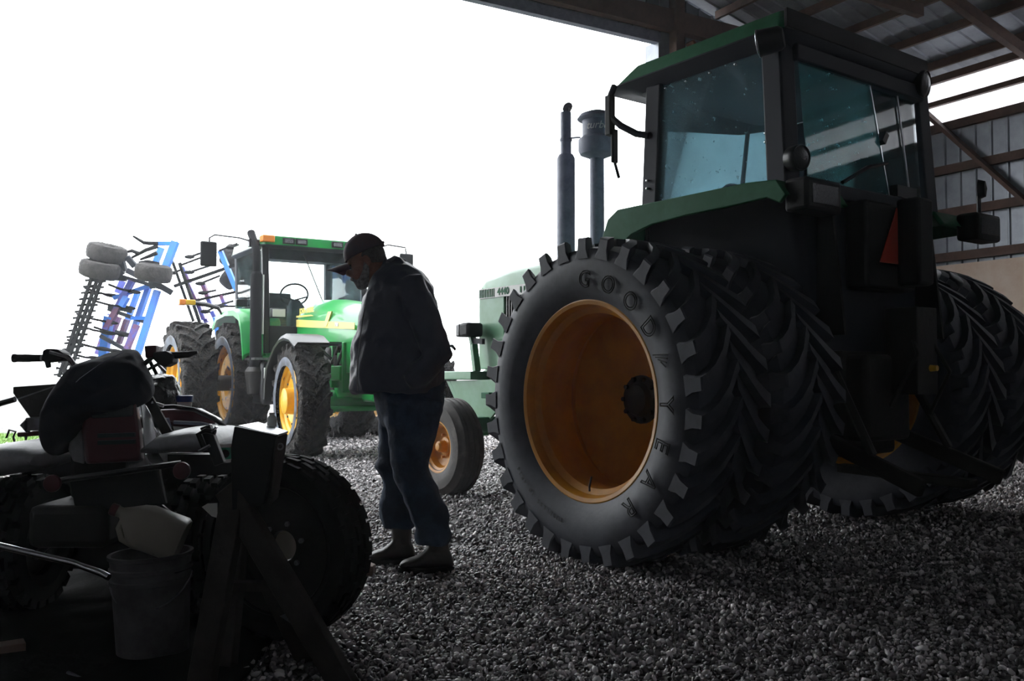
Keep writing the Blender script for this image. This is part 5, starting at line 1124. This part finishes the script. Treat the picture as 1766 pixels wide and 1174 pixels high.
# chassis reaching the ground
m = MB(); m.box((-6.4, 16.6, .72), (3.2, .18, .18)); m.box((-6.4, 17.6, .72), (3.2, .18, .18)); m.box((-6.9, 17.1, .72), (.18, 1.2, .18)); m.box((-5.9, 17.1, .72), (.18, 1.2, .18)); F('main_frame', m, M_cblue, smooth=0)
m = MB(); m.beam((-6.2, 16.6, .7), (-4.2, 14.6, .55), .16, .16); F('drawbar', m, M_cblue, smooth=0)
for x, y, z0 in ((-7.6, 16.6, .7), (-5.3, 16.8, .7)): m = MB(); m.beam((x, y, .7), (x + (.3 if x < -7 else -.1), y - .3, 2.0), .14, .14, up=(0, 1, 0)); F('wing_hinge', m, M_cblue, smooth=0)
for x in (-7.2, -5.6):
    m = MB(); m.lathe([(.20, -.1), (.34, -.12), (.40, -.06), (.40, .06), (.34, .12), (.20, .1)], o=(x, 17.0, .40), ax='x', n=32, closedprof=True); o = F('gauge_wheel_tyre', m, M_mudtyre); m = MB(); m.lathe([(0, -.05), (.21, -.05), (.21, .05), (0, .05)], o=(x, 17.0, .40), ax='x', n=20); m.build('hub', M_grease, o).data.transform(Matrix.Translation(-WL[fc.name]))

# ------------------------------------------------------------------ grass strip and far tree line
M_grass = mat('short_green_grass', (0.10, 0.24, 0.03), 0.8, 0, (0.20, 0.28, 0.06), 3)
rg = np.random.RandomState(5); m = MB(); m.loft([[(-16, 12.2, -.01), (-6.9, 12.2, -.01), (-6.9, 14.2, -.01), (-16, 15.5, -.01)], [(-16, 12.2, .012), (-6.9, 12.2, .012), (-6.9, 14.2, .012), (-16, 15.5, .012)]])
for k in range(9000):
    x, y = rg.uniform(-12, -6.9), rg.uniform(12.2, 14.3); h = rg.uniform(.03, .07); dx, dy = rg.normal(0, .02, 2); a = rg.uniform(0, PI); wx, wy = .006 * math.cos(a), .006 * math.sin(a)
    m.add([(x - wx, y - wy, 0), (x + wx, y + wy, 0), (x + dx, y + dy, h)], [(0, 1, 2)])
o = m.build('grass', M_grass, recalc=False, smooth=0); tag(o, 'strip of bright green grass at the far left', 'grass'); o['kind'] = 'stuff'
M_tree = mat('haze_pale_twigs', (0.42, 0.41, 0.43), 0.9)  # light grey puts the distance haze into the twig colour
def tree(x, y, h, sd):
    r = random.Random(sd); t = thing('bare_tree', TL[sd % len(TL)], 'tree', (x, y, 0), group=None)
    m = MB(); m.tube([(0, 0, 0), (r.uniform(-.2, .2), 0, h * .4), (r.uniform(-.3, .3), 0, h * .75)], [.22, .16, .06], 8); m.build('trunk', M_tree, t)
    m = MB()
    for k in range(46):
        z = h * r.uniform(.28, .75); a = r.uniform(0, 2 * PI); L = h * r.uniform(.15, .34); e = r.uniform(.4, 1.2)
        p = Vector((0, 0, z)); q = p + Vector((math.cos(a) * math.cos(e), math.sin(a) * math.cos(e), math.sin(e))) * L * .6; m.tube([p, q], [.05, .03], 5)
        for j in range(5): u = Vector((r.uniform(-1, 1), r.uniform(-1, 1), r.uniform(.2, 1.2))).normalized(); m.tube([q - (q - p) * .2 * j, q - (q - p) * .2 * j + u * L * .5], [.025, .012], 4)
    m.build('branches', M_tree, t, smooth=0)
TL = ['hazy bare tree on the far horizon just left of the front of the dark tractor', 'hazy bare tree at the left edge of the far horizon', 'hazy bare tree beside the lamp stalk of the dark tractor', 'hazy bare tree second from the left on the horizon']
tree(-10.3, 170, 3.4, 0); tree(-92, 170, 6, 1); tree(-7.2, 172, 4.2, 2); tree(-86, 160, 5, 3)
# dark sheet added as the deep shade on the ground under the quad bike, and the air outside
M_shade_sheet = mat('dark_shade_sheet', (0.006, 0.006, 0.0065), 0.95, bump=.5, bscale=6, bdist=.02, spec=.03)
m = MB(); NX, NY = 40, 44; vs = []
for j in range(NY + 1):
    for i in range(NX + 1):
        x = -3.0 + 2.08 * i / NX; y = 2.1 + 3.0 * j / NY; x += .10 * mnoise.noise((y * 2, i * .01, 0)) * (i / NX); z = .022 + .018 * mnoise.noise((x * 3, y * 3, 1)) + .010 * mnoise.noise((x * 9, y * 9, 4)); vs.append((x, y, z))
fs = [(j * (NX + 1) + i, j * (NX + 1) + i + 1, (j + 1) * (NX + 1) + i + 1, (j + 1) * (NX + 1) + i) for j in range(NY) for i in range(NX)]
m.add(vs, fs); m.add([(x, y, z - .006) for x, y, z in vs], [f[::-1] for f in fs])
o = m.build('shade_sheet', M_shade_sheet, recalc=False); base_at(o, (-1.8, 3.6, .02)); tag(o, 'black sheet added for the deep shade on the ground under the quad bike and bucket', 'shade_sheet')
M_fog = bpy.data.materials.new('dusty_haze'); M_fog.use_nodes = True; nt = M_fog.node_tree; nt.nodes.clear(); out = nt.nodes.new('ShaderNodeOutputMaterial'); vs_ = nt.nodes.new('ShaderNodeVolumeScatter')
vs_.inputs['Density'].default_value = .0025; vs_.inputs['Color'].default_value = (.93, .96, 1, 1); nt.links.new(vs_.outputs[0], out.inputs['Volume'])
vs_.inputs['Anisotropy'].default_value = .4
g = MB(); g.box((0, 75, 14.4), (260, 190, 30)); fo = g.build('haze', M_fog, smooth=0); fo['kind'] = 'stuff'; fo['label'] = 'thin pale mist filling the air inside and outside the shed'; fo['category'] = 'haze'
m = MB(); m.loft([[at(x, y, 3.4) for x, y in ((348, 874), (358, 868), (375, 867), (375, 893), (365, 890))], [at(x, y, 3.415) for x, y in ((348, 874), (358, 868), (375, 867), (375, 893), (365, 890))]]); Q('white_wedge', m, M_white, smooth=0)  # small flat white wedge beside the suspension
